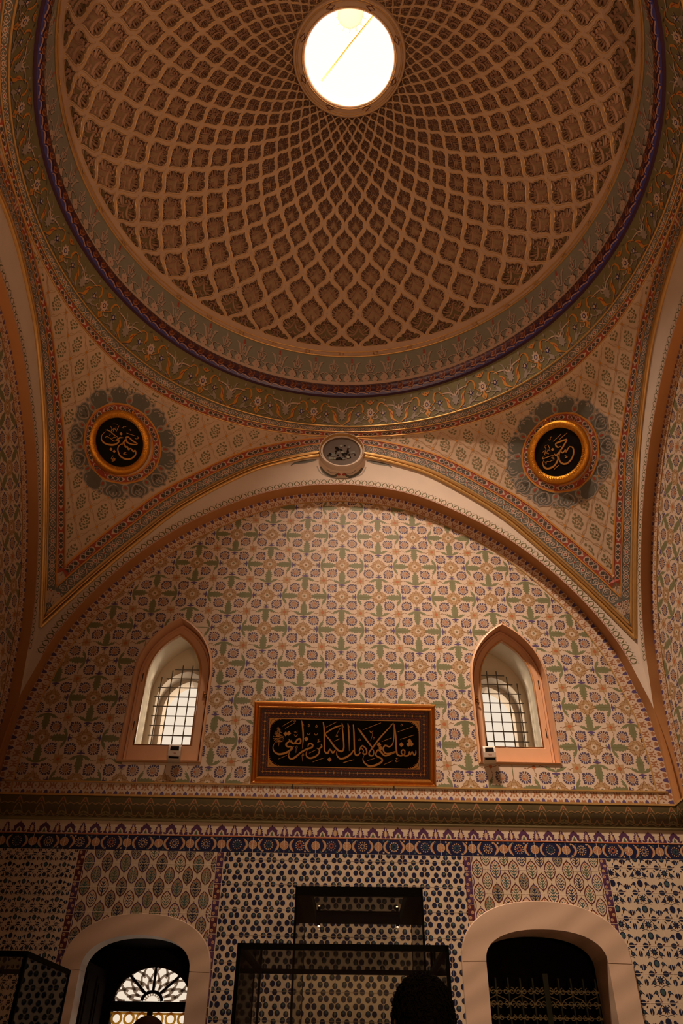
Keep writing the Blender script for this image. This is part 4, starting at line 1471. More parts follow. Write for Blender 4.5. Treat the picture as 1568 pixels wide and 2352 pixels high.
RELW = None
REL = {'full': relief(RELIEF_FULL), 'up': relief(RELIEF_HALF), 'low': relief(RELIEF_HALF, True)}
FLOOR_D = .030
dome = MB()
gold = MB()
for k, psi in enumerate(PSI):
    kind = 'up' if k == 0 else ('low' if k == len(PSI) - 1 else 'full')
    pu = PSI[k + 1] if k < len(PSI) - 1 else psi + .1
    pd = PSI[k - 1] if k else psi - .1
    for j in range(NCOL):
        ph = PHI0 + (j + .5 * (k % 2)) * DPHI
        dist = abs((ph + PI) % (2 * PI) - PI)
        seen = dist < math.radians(118) or k > 6

        def mp(a, c, h, ph=ph, psi=psi, pu=pu, pd=pd):
            return dome_pt(ph + a * DPHI / 2, psi + (c * (pu - psi) if c > 0 else c * (psi - pd)), h)
        st, bd = SHAPES[kind]
        rim = [mp(a, c, 0) for a, c in st]
        dome.grid([[mp(a, c, 0) for a, c in bd], rim], 'plaster_dome', True, True)
        dome.grid([rim, [mp(a, c, FLOOR_D) for a, c in st]], 'dome_floor_brown', False, True)
        green = k == 0 or (k == 1 and j % 3 != 1)
        dome.poly([mp(a, c, FLOOR_D) for a, c in st], 'dome_floor_olive' if green else 'dome_floor_brown', True)
        if seen:
            # fine gilt line around the coffer
            w = .035
            cc = (0, 0) if kind == 'full' else ((0, .28) if kind == 'up' else (0, -.28))
            o1 = [(cc[0] + (a - cc[0]) * 1.075, cc[1] + (c - cc[1]) * 1.075) for a, c in st]
            o2 = [(cc[0] + (a - cc[0]) * 1.135, cc[1] + (c - cc[1]) * 1.135) for a, c in st]
            gold.grid([[mp(a, c, -.0015) for a, c in o1], [mp(a, c, -.006) for a, c in [((p[0] + q[0]) / 2, (p[1] + q[1]) / 2) for p, q in zip(o1, o2)]], [mp(a, c, -.0015) for a, c in o2]], 'gold_paint', True, True)
            for L, q, R in REL[kind]:
                L2 = [(b_[0] + (a_[0] - b_[0]) * 2.3, b_[1] + (a_[1] - b_[1]) * 2.3) for a_, b_ in zip(L, q)]
                R2 = [(b_[0] + (a_[0] - b_[0]) * 2.3, b_[1] + (a_[1] - b_[1]) * 2.3) for a_, b_ in zip(R, q)]
                dome.grid([[mp(a, c, FLOOR_D - .001) for a, c in L2], [mp(a, c, FLOOR_D - .001) for a, c in R2]], 'dome_relief_line', False)
                dome.grid([[mp(a, c, FLOOR_D - .002) for a, c in L], [mp(a, c, FLOOR_D - .022) for a, c in q], [mp(a, c, FLOOR_D - .002) for a, c in R]], 'dome_relief', False)
# spring band under the first coffers
psi0 = PSI[0]
r0, z0 = DR / math.cosh(psi0), DC + DR * math.tanh(psi0)
dome.lathe([(r0, z0), (2.868, 9.265), (2.872, 9.205)], 'plaster_dome', (0, CY), 164)
ceiling = dome.build('ceiling', kind='structure')
for z, r, t in ((9.205, 2.862, .013), (9.285, 2.856, .008)):
    gold.tube([(r * sin(2 * PI * i / 160), CY + r * cos(2 * PI * i / 160), z) for i in range(160)], t, 'gold_paint', 6, True)
for j in range(NCOL):
    ph = PHI0 + j * DPHI
    c = Vector((2.852 * sin(ph), CY + 2.852 * cos(ph), 9.247))
    t = Vector((cos(ph), -sin(ph), 0))
    gold.tube([c + t * .028 * cos(2 * PI * i / 12) + Vector((0, 0, .028 * sin(2 * PI * i / 12))) for i in range(12)], .005, 'gold_paint', 4, True)
gold.build('gilt_line', ceiling)

# rim of the oculus
b = MB()
b.lathe([(.662, 11.125), (.655, 11.085), (.640, 11.075), (.625, 11.095), (.600, 11.098), (.565, 11.098), (.545, 11.085), (.525, 11.10), (.520, 11.14), (.520, 11.30), (.60, 11.32)], 'plaster_dome', (0, CY), 96)
for r, z, t in ((.630, 11.082, .006), (.552, 11.082, .005), (.606, 11.093, .004)):
    b.tube([(r * sin(2 * PI * i / 80), CY + r * cos(2 * PI * i / 80), z) for i in range(80)], t, 'gold_paint', 5, True)
for i in range(8):
    a = 2 * PI * i / 8 + .39
    for s_ in (-1, 1):
        b.tube([((.585 + .03 * q) * sin(a + s_ * .06 * (1 - abs(q) * 2) + .03 * s_), CY + (.585 + .03 * q) * cos(a + s_ * .06 * (1 - abs(q) * 2) + .03 * s_), 11.092) for q in (-1, -.5, 0, .5, 1)], .005, 'rope_red', 4)
b.build('oculus_ring', ceiling)
# thin outer skin so that the dome is closed
b = MB()
b.lathe([((DR + .12) / math.cosh(q), DC + (DR + .12) * math.tanh(q)) for q in [-.1 + 2.30 * i / 24 for i in range(25)]] + [(.60, 11.32)], 'plaster_white', (0, CY), 64)
b.build('outer_shell', ceiling)


# ------------------------------------------------------------------ drum bands
def ring_map(prof, off=4.0):
    """profile list of (s0, s1, z): radius s0 + s1*sin^2(2 phi); v runs from first to last point"""
    d = [0]
    for a, e in zip(prof[:-1], prof[1:]):
        d.append(d[-1] + math.hypot(a[0] - e[0], a[2] - e[2]))
    tot = d[-1]

    def f(u, v, h):                              # u angle, v in 0..1
        v = min(max(v, 0), 1) * tot
        s0 = np.interp(v, d, [p[0] for p in prof])
        s1 = np.interp(v, d, [p[1] for p in prof])
        z = np.interp(v, d, [p[2] for p in prof])
        s_ = s0 + s1 * sin(2 * u) ** 2 - h * EPS * off
        return (s_ * sin(u), CY + s_ * cos(u), z - h * EPS * .15)
    return f, tot


def ring_grid(b, f, m, nv=6, nu=240):
    b.grid([[f(2 * PI * i / nu, v / nv, 0) for i in range(nu)] for v in range(nv + 1)], m, True, True)


def ring_units(b, f, n, fn, a0=0.0):
    for i in range(n):
        u = a0 + (i + .5) * 2 * PI / n
        du = 2 * PI / n
        uw = (u + PI) % (2 * PI) - PI
        if abs(uw) > math.radians(125):
            continue
        pat = fn(i)
        b.pats([([(u + a * du, c) for a, c in pts], m, h) for pts, m, h in pat], f)


def palmette(big):
    o = 'frieze_relief'
    if big:
        g = mirror(stroke([(0, .30), (.10, .26), (.14, .42), (.22, .62), (.33, .72)], [.02, .05, .06, .05, .01], o, 2, 3) + stroke([(0, .32), (.06, .40), (.05, .56), (.09, .68)], [.02, .035, .035, .012], o, 2, 3) + stroke([(.33, .72), (.20, .66), (.14, .56)], [.01, .03, .02], o, 2, 2))
        g += [([(0, .66), (-.05, .74), (-.02, .76), (-.04, .82), (0, .90), (.04, .82), (.02, .76), (.05, .74)], 'paint_red', 3), circ(0, .40, .035, o, 3, 8, .045), ([(0, .6), (-.05, .66), (0, .72), (.05, .66)], o, 2)]
    else:
        g = mirror(stroke([(0, .34), (.08, .34), (.13, .48), (.20, .56)], [.02, .05, .05, .01], o, 2, 3) + stroke([(0, .40), (.05, .50), (.03, .62), (.10, .70)], [.02, .04, .03, .01], o, 2, 3) + stroke([(.20, .56), (.12, .62), (.05, .60)], [.01, .03, .02], o, 2, 2))
        g += [([(0, .60), (-.04, .72), (0, .86), (.04, .72)], o, 2), circ(0, .50, .022, 'paint_red', 3, 6, .03)]
    return g


b = MB()
f, t = ring_map([(2.868, 0, 8.66), (2.866, 0, 8.84), (2.868, 0, 9.20)])
ring_grid(b, f, 'frieze_sage', 4)
NB = 38


def frieze_unit(i):
    g = xf(palmette(i % 2 == 0), .9, 0, 0, .0, sy=1.0)
    g = [([(a * 1.55, .36 + (c - .25) * .92) for a, c in pts], m, h) for pts, m, h in g]
    g += stroke([(-.5, .37), (-.40, .40), (-.2, .33), (0, .40)], [.018, .03, .03, .018], 'frieze_relief', 2, 3)
    g += stroke([(0, .40), (.2, .33), (.40, .40), (.5, .37)], [.018, .03, .03, .018], 'frieze_relief', 2, 3)
    # drop-shadow coloured outline painted beside the stems
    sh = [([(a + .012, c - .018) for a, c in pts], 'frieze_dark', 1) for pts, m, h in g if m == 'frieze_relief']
    return sh + g


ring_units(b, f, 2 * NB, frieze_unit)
n = 2 * NB


def fringe_unit_old(i):
    o = 'paint_offwhite'
    g = [rect(-.5, .5, 0, .05, o, 3)]
    g += [([(-.5, .04), (-.42, .04), (-.30, .10), (-.34, .15), (-.47, .16), (-.34, .24), (-.25, .32), (-.16, .24), (-.03, .16), (-.16, .15), (-.20, .10), (-.08, .04)], o, 2)]
    g += [([(.02, .04), (.14, .10), (.12, .14), (.0, .15), (.14, .20), (.22, .30), (.25, .36), (.28, .30), (.36, .20), (.50, .15), (.38, .14), (.36, .10), (.48, .04)], o, 2)]
    g += [circ(-.25, .12, .03, 'paint_red', 4, 5, .018), circ(.25, .12, .025, 'paint_red', 4, 5, .018)]
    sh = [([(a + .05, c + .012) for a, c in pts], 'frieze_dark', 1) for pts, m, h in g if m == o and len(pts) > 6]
    return sh + g




def fringe_unit(i):
    o = 'paint_offwhite'
    g = [rect(-.5, .5, 0, .10, o, 3)]
    half = [(0, .40), (.05, .34), (.15, .29), (.21, .22), (.20, .17), (.12, .14), (.10, .08)]
    big = half + [(-x, y) for x, y in half[:0:-1]]
    half = [(0, .36), (.03, .30), (.05, .25), (.12, .20), (.17, .16), (.10, .13), (.09, .08)]
    sml = half + [(-x, y) for x, y in half[:0:-1]]
    g += [([(a - .25, c) for a, c in big], o, 2), ([(a + .25, c) for a, c in sml], o, 2)]
    g += [circ(-.25, .20, .03, 'paint_red', 4, 5, .02), circ(.25, .16, .025, 'paint_red', 4, 5, .02)]
    sh = [([(a * 1.0 + .05, c + .015) for a, c in pts], 'frieze_dark', 1) for pts, m, h in g if len(pts) > 8]  # shifted dark copies: cast shadow of the fringe painted on the band
    return sh + g


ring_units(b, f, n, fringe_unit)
b.build('drum_frieze', ceiling)

# purple rope moulding
b = MB()
f, t = ring_map([(2.868, 0, 8.66), (2.835, 0, 8.635), (2.805, 0, 8.58), (2.80, 0, 8.53), (2.815, 0, 8.475), (2.85, 0, 8.44), (2.872, 0, 8.432)])
ring_grid(b, f, 'rope_purple', 12)


def rope_unit(i):
    g = [rect(-.5, .5, .10, .30, 'rope_navy', 1), rect(-.5, .5, .30, .74, 'rope_purple', 1)]
    r = 'rope_red'
    k = 'knot_orange'
    g += [([(-.40, .40), (-.15, .30), (.10, .40), (.16, .54), (.10, .68), (-.15, .76), (-.40, .68), (-.34, .54)], r, 2)]
    g += stroke([(-.40, .42), (-.15, .32), (.12, .42), (.12, .64), (-.15, .75), (-.40, .66)], .05, k, 3, 2)
    g += stroke([(-.30, .44), (-.1, .56), (-.30, .64)], .045, k, 3, 2) + [circ(-.12, .54, .06, k, 3, 6, .05)]
    g += stroke([(.16, .54), (.30, .44), (.50, .50), (.60, .54)], .05, 'rope_red', 3, 2) + stroke([(.16, .56), (.32, .64), (.50, .58)], .05, 'rope_red', 3, 2)
    g += [rect(-.5, .5, .79, .90, 'rope_blue', 2)]
    g += stroke([(-.5, .78), (-.30, .83), (-.02, .83), (.06, .77), (.34, .77), (.5, .80)], .045, 'rope_pink', 3, 2)
    return g


ring_units(b, f, 131, rope_unit)
b.build('rope_moulding', ceiling)

# green floral band
b = MB()
f, t = ring_map([(2.872, .0, 8.432), (2.885, .005, 8.34), (2.91, .035, 8.15), (2.93, .06, 7.985)])
ring_grid(b, f, 'paint_moss', 8, 320)


def floral_unit(i):
    # v: 0 at the top, 1 at the lower gold line;  y here counts up from the lower line
    w, o, gl, dk = 'paint_lace', 'paint_offwhite', 'paint_orange', 'paint_olive'
    g = []
    g += [([(0, .20), (.02, .27), (.05, .24), (.035, .32), (.065, .36), (.04, .42), (.07, .50), (.035, .50), (.0, .58)], w, 3)]
    g += stroke([(.02, .46), (.07, .50), (.075, .62), (.03, .70)], [.012, .022, .02, .008], w, 3, 2)
    g += stroke([(0, .50), (.0, .66)], [.02, .008], o, 4, 1)
    g += stroke([(0, .45), (.05, .60), (.13, .66), (.26, .68)], [.015, .03, .035, .01], o, 3, 3)
    g += stroke([(.06, .60), (.08, .78), (.13, .86)], [.012, .02, .006], w, 3, 2)
    g += stroke([(0, .03), (.06, .12), (.12, .22), (.13, .42), (.19, .56)], [.012, .02, .045, .05, .01], gl, 3, 3)
    g += stroke([(.105, .30), (.15, .46)], [.014, .018], 'paint_brick', 4, 2)
    g += stroke([(.19, .60), (.27, .76), (.34, .76), (.375, .60), (.36, .50), (.39, .46)], [.012, .020, .026, .030, .020, .008], gl, 3, 3)
    g += stroke([(.39, .46), (.44, .36), (.5, .28)], .012, gl, 3, 2)
    g += [circ(.28, .42, .032, 'rope_navy', 3, 8, .085), circ(.28, .42, .018, o, 4, 6, .05)]
    g += rosette(5, .03, .055, .008, .003, w, 2, .3) and [([(.28 + a, .42 + c * 2.4) for a, c in p_], m, h) for p_, m, h in rosette(5, .030, .062, .010, .003, w, 3, .3)]
    g += stroke([(.28, .34), (.27, .22), (.22, .16), (.12, .12)], .012, w, 2, 3)
    g += [leaf(.22, .08, .27, .30, .06, w, 3), leaf(.25, .16, .335, .20, .05, w, 3), circ(.12, .10, .022, 'paint_lace', 3, 6, .045), circ(.12, .085, .014, 'wall_violet', 4, 5, .03)]
    g += [circ(.5, .46, .055, o, 3, 9, .14), circ(.5, .46, .030, 'rope_navy', 4, 8, .075), circ(.5, .46, .018, o, 5, 7, .045)]
    g += [([(.5 + a, .46 + c * 2.5) for a, c in p_], m, h) for p_, m, h in rosette(8, .048, .072, .012, .004, o, 3)]
    g += stroke([(.40, .30), (.36, .24), (.31, .18), (.35, .12), (.42, .10)], [.01, .014, .016, .014, .006], w, 3, 3)
    g += stroke([(.40, .36), (.375, .30), (.43, .24), (.46, .30)], [.008, .018, .022, .008], o, 3, 2)
    g += [([(.5, .06), (.47, .12), (.45, .20), (.5, .26)], gl, 3), circ(.5, .25, .020, gl, 4, 6, .04), ([(.5, .09), (.485, .14), (.5, .20)], 'paint_moss', 4)]
    g += stroke([(.5, .74), (.46, .80), (.43, .88)], [.01, .02, .008], gl, 3, 2) + [circ(.5, .82, .035, gl, 3, 7, .06), circ(.5, .82, .018, 'paint_brick', 4, 6, .03)]
    g += [leaf(.24, .80, .25, .94, .03, w, 3), leaf(.36, .86, .42, .94, .03, dk, 3)]
    g = mirror(g)
    sh = [([(a + .006, c - .022) for a, c in pts], 'frieze_dark', 1) for pts, m, h in g if h == 3]  # motifs repeated darker and lower, as a painted drop shadow
    return [([(a, 1 - max(0, min(1, c))) for a, c in pts], m, h) for pts, m, h in sh + g]


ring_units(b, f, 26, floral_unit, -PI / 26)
b.build('floral_band', ceiling)

# scroll strip, knot strip and gilt lines between floral band and pendentives
b = MB()
f, t = ring_map([(2.93, .06, 7.985), (2.962, .11, 7.925), (2.99, .16, 7.87)])
ring_grid(b, f, 'paint_slate', 4, 320)
circm = 2 * PI * 3.0
su = strip_scroll(1.0, 1.0, .46)
ring_units(b, f, 72, lambda i: [([(a - .5, .06 + c) for a, c in pts], m, h) for pts, m, h in su])
ku = strip_knot(1.0, 1.0, .36)
ring_units(b, f, 80, lambda i: [([(a - .5, .58 + c) for a, c in pts], m, h) for pts, m, h in ku])
for s0, s1, z, r in ((2.922, .06, 7.985, .010), (2.953, .11, 7.925, .008), (2.982, .16, 7.87, .009)):
    b.tube([((s0 + s1 * sin(4 * PI * i / 320) ** 2) * sin(2 * PI * i / 320), CY + (s0 + s1 * sin(4 * PI * i / 320) ** 2) * cos(2 * PI * i / 320), z) for i in range(320)], r, 'gold_paint', 6, True)
b.build('scroll_band', ceiling)


# ------------------------------------------------------------------ pendentives
def pend(phi, t):
    a = phi if phi <= PI / 4 else PI / 2 - phi
    se = 3 / cos(a)
    ze = extr_z(3 * tan(a))
    w = sin(2 * phi) ** 2
    st, zt = 2.99 + .16 * w, 7.87
    s1, z1 = se + (st - se) * .57, ze + (zt - ze) * .86
    s_ = (1 - t) ** 2 * se + 2 * t * (1 - t) * s1 + t * t * st
    z = (1 - t) ** 2 * ze + 2 * t * (1 - t) * z1 + t * t * zt
    return (s_ * sin(phi), s_ * cos(phi), z)    # relative to the bay centre, quadrant back-right


NP, NT = 96, 40
pv = [pend(PI / 2 * i / NP, j / NT) for j in range(NT + 1) for i in range(NP + 1)]
pf = []
for j in range(NT):
    for i in range(NP):
        a = j * (NP + 1) + i
        pf += [(a, a + 1, a + NP + 2), (a, a + NP + 2, a + NP + 1)]
tree = BVHTree.FromPolygons([Vector(p) for p in pv], pf)
ROUND_C = Vector((2.485, 2.520, 7.250))          # roundel centre on the pendentive (quadrant coordinates)
_h = tree.find_nearest(ROUND_C)
PN = _h[1].copy()
if PN.dot(Vector((-1, -1, -.5))) < 0:
    PN = -PN                                     # towards the room
_pts = []
for _a in range(16):
    _o = ROUND_C + (Vector((1, -1, 0)).normalized() * cos(_a * PI / 8) + Vector((-.4, -.4, .82)) * sin(_a * PI / 8)) * .36
    _pts.append(tree.find_nearest(_o)[0])
_c = sum(_pts, Vector()) / 16
_u, _s, _v = np.linalg.svd(np.array([tuple(p - _c) for p in _pts]))
PN = Vector(_v[2]).normalized()
if PN.dot(Vector((-1, -1, -.5))) < 0:
    PN = -PN
ROUND_BASE = _c
E1 = PN.cross(Vector((0, 0, 1))).normalized()
if E1.dot(Vector((1, -1, 0))) < 0:
    E1 = -E1                                     # to the right as seen from the room
E2 = E1.cross(PN).normalized()
if E2.z < 0:
    E2 = -E2


def pend_project(a, c, h):
    o = ROUND_C + E1 * a + E2 * c + PN * 1.5
    hit, nrm, idx, dist = tree.ray_cast(o, -PN, 4.0)
    if hit is None:
        return None
    return hit + PN * (h * .0016 + .001)


EXA = np.array(EXTR_S)


def off_ex(x, z):
    return float(np.min(np.hypot(EXA[:, 0] - abs(x), EXA[:, 1] - z)))


STRIP_W = .275


def in_field(pts):
    for p in pts:
        if off_ex(p[0], p[2]) < STRIP_W or off_ex(p[1], p[2]) < STRIP_W or p[2] > 7.86:
            return False
    return True


def strip_project(k):
    """offset strip along the extrados; u = arc position from crown, v = distance outwards"""
    P = Path2([(x, z) for x, z in EXTR_S] + [(3.12, 4.98), (3.24, 4.75), (3.36, 4.5)])
    L0 = P.L

    def f(u, v, h):
        x, z = P.at(u, v)
        o = Vector((x, 3.6, z))
        hit, nrm, idx, dist = tree.ray_cast(o, Vector((0, -1, 0)), 4)
        if hit is None:
            hit, nrm, idx, dist = tree.find_nearest(Vector((min(x, 2.995), min(x, 2.995), z)))
            if dist > .15:
                return None
        if hit.x > hit.y:                        # past the corner diagonal
            if hit.x > hit.y + .10:
                return None
            mid = (hit.x + hit.y) / 2
            hit = Vector((mid, mid, hit.z))
        n_ = nrm if nrm.dot(Vector((-.3, -1, -.3))) > 0 else -nrm
        return hit + n_ * (h * .0011 + .0015)
    return f, P.L


def pendentive_local():
    b = MB()
    b.grid([[pv[j * (NP + 1) + i] for i in range(NP + 1)] for j in range(NT + 1)], 'plaster_cream', True)
    # strips along both arches
    f, L = strip_project(0)
    pat = [q for q in strip_line(L, .05, .045, .062, 'gold_paint', 4)]
    pat += shift(strip_scroll(L, .25, .10), .062)
    pat += strip_line(L, .05, .162, .175, 'paint_orange', 5)
    pat += shift(strip_knot(L, .22, .080), .175)
    pat += strip_line(L, .05, .255, .272, 'paint_orange', 5)
    # cut long pieces short so that they follow the surface
    sub = MB()
    sub.pats(pat, f)
    for poly_, mi in zip(sub.f, sub.mi):
        pts = [sub.v[i] for i in poly_]
        b.poly(pts, sub.mats[mi])
        b.poly([(p[1], p[0], p[2]) for p in pts], sub.mats[mi])
    # wallpaper lattice
    cell = []
    for i in range(-8, 9):
        for j in range(-8, 9):
            for off in (0, 1):
                x, z = (i + .5 * off) * .262 + .02, (j + .5 * off) * .36 + .1
                if math.hypot(x, z) < .60:
                    continue
                g = []
                for (a, c, w, hh) in ((0, .085, .018, .016), (0, .045, .030, .010), (.030, .052, .014, .020), (.045, .012, .012, .020), (.030, -.010, .016, .010), (.018, .018, .010, .014), (.040, -.040, .012, .020), (.022, -.060, .018, .014), (0, -.085, .018, .016), (0, -.030, .026, .010)):
                    for sg in ((1, -1) if a else (1,)):
                        g.append(diamond(a * sg, c, w * .92, hh * 1.0, 'paint_moss', 1))
                g.append(circ(0, 0, .007, 'paint_moss', 1, 6))
                cell += xf(g, 1, 0, x, z)
                pts = [(0, -.18), (.035, -.12), (.05, -.07), (.085, -.05), (.131, 0)]
                for sx in (1, -1):
                    for sz in (1, -1):
                        cell += xf(stroke([(a * sx + .131 * 0, c * sz) for a, c in [(.131, .0), (.115, .05), (.075, .07), (.055, .12), (.0, .18)]], .0050, 'wall_tan', 1, 2), 1, 0, x, z)
                cell += [diamond(x + .131, z, .015, .018, 'paint_orange', 2), diamond(x, z + .18, .013, .015, 'paint_orange', 2)]
    b.pats(cell, pend_project, keep=in_field)
    # lace painted around the roundel
    lace = []
    NL = 13
    for i in range(NL):
        a = 2 * PI * i / NL
        big = [([(-.085, .455), (-.118, .53), (-.108, .585), (-.07, .615), (-.03, .622), (0, .65), (.03, .622), (.07, .615), (.108, .585), (.118, .53), (.085, .455)], 'paint_slate', 1)]
        big += [([(-.085, .455), (-.12, .455), (-.12, .52), (-.10, .53)], 'paint_slate', 1), ([(.085, .455), (.12, .455), (.12, .52), (.10, .53)], 'paint_slate', 1)]
        big += stroke([(-.115, .52), (-.108, .585), (-.07, .615), (-.03, .620), (0, .645), (.03, .620), (.07, .615), (.108, .585), (.115, .52)], .013, 'paint_lace', 2, 3)
        big += mirror(stroke([(0, .47), (.045, .50), (.075, .56), (.05, .60)], .013, 'paint_lace', 2, 3) + stroke([(.0, .56), (.03, .54), (.035, .58), (0, .61)], .011, 'paint_lace', 2, 2) + [leaf(.02, .51, .045, .56, .018, 'paint_dark', 2)])
        big += [diamond(0, .58, .012, .024, 'paint_lace', 3), leaf(0, .48, 0, .54, .03, 'paint_dark', 2)]
        lace += xf(big, rot=a)
        sm = [circ(0, .51, .042, 'paint_lace', 2, 10, .050), circ(0, .505, .028, 'paint_greygreen', 3, 9, .034), circ(0, .50, .014, 'paint_brick', 4, 7, .024), circ(0, .60, .026, 'paint_lace', 2, 6, .030), circ(0, .60, .013, 'paint_slate', 3, 6, .015)]
        lace += xf(sm, rot=a + PI / NL)
    # red ring with white knots
    ringu = strip_knot(1.0, 1.0, .070)
    NK = 12
    for i in range(NK):
        for pts, m, h in ringu:
            lace.append(([((.368 + c) * sin(2 * PI * (i + a) / NK), (.368 + c) * cos(2 * PI * (i + a) / NK)) for a, c in pts] if len(pts) > 4 or h > 1 else
                         [((.368 + c) * sin(2 * PI * (i + a) / NK), (.368 + c) * cos(2 * PI * (i + a) / NK)) for a, c in [(k / 6, 0) for k in range(7)] + [(1 - k / 6, .070) for k in range(7)]], m, h + 3))
    for i in range(48):
        a, c = 2 * PI * i / 48, 2 * PI * (i + 1) / 48
        lace.append(([(.438 * sin(a), .438 * cos(a)), (.438 * sin(c), .438 * cos(c)), (.456 * sin(c), .456 * cos(c)), (.456 * sin(a), .456 * cos(a))], 'paint_orange', 7))
        lace.append(([(.356 * sin(a), .356 * cos(a)), (.356 * sin(c), .356 * cos(c)), (.37 * sin(c), .37 * cos(c)), (.37 * sin(a), .37 * cos(a))], 'paint_orange', 5))
    b.pats(lace, pend_project)
    return b


PB = pendentive_local()
for sx, sy in ((1, 1), (-1, 1), (1, -1), (-1, -1)):
    q = MB()
    q.v = [(sx * x, CY + sy * y, z) for x, y, z in PB.v]
    q.f, q.mi, q.mats, q.sm = PB.f, PB.mi, PB.mats, PB.sm
    q.build('pendentive', ceiling)

# round opening at the crown of the back arch, built as a shallow ring
boss = MB()
bc = Vector((.003, 0, 7.60))
ang = [2 * PI * i / 48 for i in range(48)]
boss.grid([[(bc.x + r * cos(a), y, bc.z + r * sin(a)) for a in ang] for r, y in ((.272, .0), (.272, -.085), (.268, -.092), (.262, -.090))], 'plaster_white', False, True)
boss.grid([[(bc.x + r * cos(a), y, bc.z + r * sin(a)) for a in ang] for r, y in ((.262, -.090), (.252, -.052))], 'gold_paint', False, True)
boss.grid([[(bc.x + r * cos(a), y, bc.z + r * sin(a)) for a in ang] for r, y in ((.252, -.052), (.248, -.060), (.230, -.060), (.226, -.054))], 'plaster_white', False, True)
boss.grid([[(bc.x + r * cos(a), y, bc.z + r * sin(a)) for a in ang] for r, y in ((.226, -.054), (.222, -.046), (.20, -.045), (.001, -.044))], 'frieze_dark', True, True)  # near-black disc: the shade of a deep cavity put into its colour
rng = random.Random(2)
for i in range(46):
    a, r = rng.uniform(.1, PI - .1), .19 * math.sqrt(rng.random())
    x, z = bc.x + r * cos(a) * .9, bc.z - .13 + r * sin(a) * 1.3
    pt = circ(x, z, rng.uniform(.012, .022), rng.choice(['void_dark', 'void_dark', 'paint_greygreen', 'paint_slate']), 1, 6)
    boss.poly([(u, -.0465 - i * .00012, v) for u, v in pt[0]], pt[1])
g = mirror(stroke([(.03, -.30), (.10, -.36), (.20, -.30), (.25, -.21)], [.02, .04, .04, .02], 'paint_slate', 2, 3) + stroke([(.06, -.30), (.12, -.30), (.17, -.25)], .012, 'paint_lace', 3, 2) + stroke([(.30, -.10), (.42, -.13), (.55, -.16), (.60, -.20)], [.02, .05, .03, .01], 'paint_slate', 2, 3) + [circ(.028, -.325, .020, 'paint_red', 4, 7)] + stroke([(0, -.385), (.12, -.375), (.24, -.31), (.29, -.20)], .014, 'paint_lace', 2, 3))
boss.pats(g, lambda u, v, h: (bc.x + u, -.001 - h * EPS, bc.z + v))
boss.build('crown_opening', walls[0])

# ------------------------------------------------------------------ lettering helper
def letter_ribbon(mb, pts, w, mapf, h0, h1, m):
    """raised pen stroke: flat top with bevelled sides"""
    q = spline(pts, 4) if len(pts) > 2 else list(pts)
    if len(pts) > 2:
        ww = [a[0] for a in spline([(a,) for a in w], 4)]
    else:
        ww = list(w)
    L, R = sides(q, [max(1e-4, a) for a in ww])
    Li = [(p[0] * .85 + c[0] * .15, p[1] * .85 + c[1] * .15) for p, c in zip(L, q)]
    Ri = [(p[0] * .85 + c[0] * .15, p[1] * .85 + c[1] * .15) for p, c in zip(R, q)]
    mb.grid([[mapf(a, c, h0) for a, c in L], [mapf(a, c, h1) for a, c in Li], [mapf(a, c, h1) for a, c in Ri], [mapf(a, c, h0) for a, c in R]], m, False)


# ------------------------------------------------------------------ calligraphy panel over the cornice
# leaning slightly forward from the wall; local x right, z up, -y towards the room
PW, PH = 1.652, .712
panel_o = empty('calligraphy_plaque', (.067, .065, 3.69), label='long black panel of gold Arabic script in a gilt frame between the two windows', category='calligraphy panel')
panel_o.rotation_euler = (math.radians(22), 0, math.radians(.3))
b = MB()
FWD = .075


def frame_ring(b, levels, m):
    rows = []
    for ins, y in levels:
        x, z0, z1 = PW / 2 - ins, ins, PH - ins
        rows.append([(-x, y, z0), (x, y, z0), (x, y, z1), (-x, y, z1)])
    b.grid(rows, m, False, True)


frame_ring(b, [(0, 0), (0, -.035), (.008, -.052), (.020, -.056), (.030, -.046), (.036, -.050), (.048, -.058), (.058, -.052), (.066, -.036)], 'gold_frame')
b.poly([(-PW / 2, 0, 0), (PW / 2, 0, 0), (PW / 2, 0, PH), (-PW / 2, 0, PH)], 'wood_dark')
b.build('frame', panel_o)
b = MB()
frame_ring(b, [(.062, -.034), (.150, -.030)], 'border_maroon')
fl = lambda u, v, h: (u, -.033 - h * EPS, v)
x, z0, z1 = PW / 2 - .105, .105, PH - .105
dots = []
for xa, za, xb, zb in ((-x, z0, x, z0), (-x, z1, x, z1), (-x, z0, -x, z1), (x, z0, x, z1)):
    L = math.hypot(xb - xa, zb - za)
    n = round(L / .035)
    for i in range(n + 1):
        u, v = xa + (xb - xa) * i / n, za + (zb - za) * i / n
        dots.append(circ(u, v, .0055 if i % 2 else .0085, 'gold_letter', 2, 6))
        if i < n:
            u2, v2 = xa + (xb - xa) * (i + 1) / n, za + (zb - za) * (i + 1) / n
            dots.append(stroke([(u, v), (u2, v2)], .004, 'gold_letter', 1, 1)[0])
            tx, tz = -(zb - za) / L * .011, (xb - xa) / L * .011
            if i % 2 == 0:
                dots.append(stroke([(u - tx, v - tz), (u + tx, v + tz)], .006, 'gold_letter', 2, 1)[0])
            sgn = 1
            for k in (-1, 1):
                dots += stroke([(u, v + k * .018) if abs(zb - za) < .1 else (u + k * .018, v), ((u + u2) / 2, (v + v2) / 2 + k * .030) if abs(zb - za) < .1 else ((u + u2) / 2 + k * .030, (v + v2) / 2), (u2, v2 + k * .018) if abs(zb - za) < .1 else (u2 + k * .018, v2)], .004, 'paint_brick', 1, 2)
b.pats(dots, fl)
b.build('border', panel_o)
BX, BZ0, BZ1 = PW / 2 - .150, .150, PH - .150
b = MB()
b.poly([(-BX, -.029, BZ0), (BX, -.029, BZ0), (BX, -.029, BZ1), (-BX, -.029, BZ1)], 'board_black')
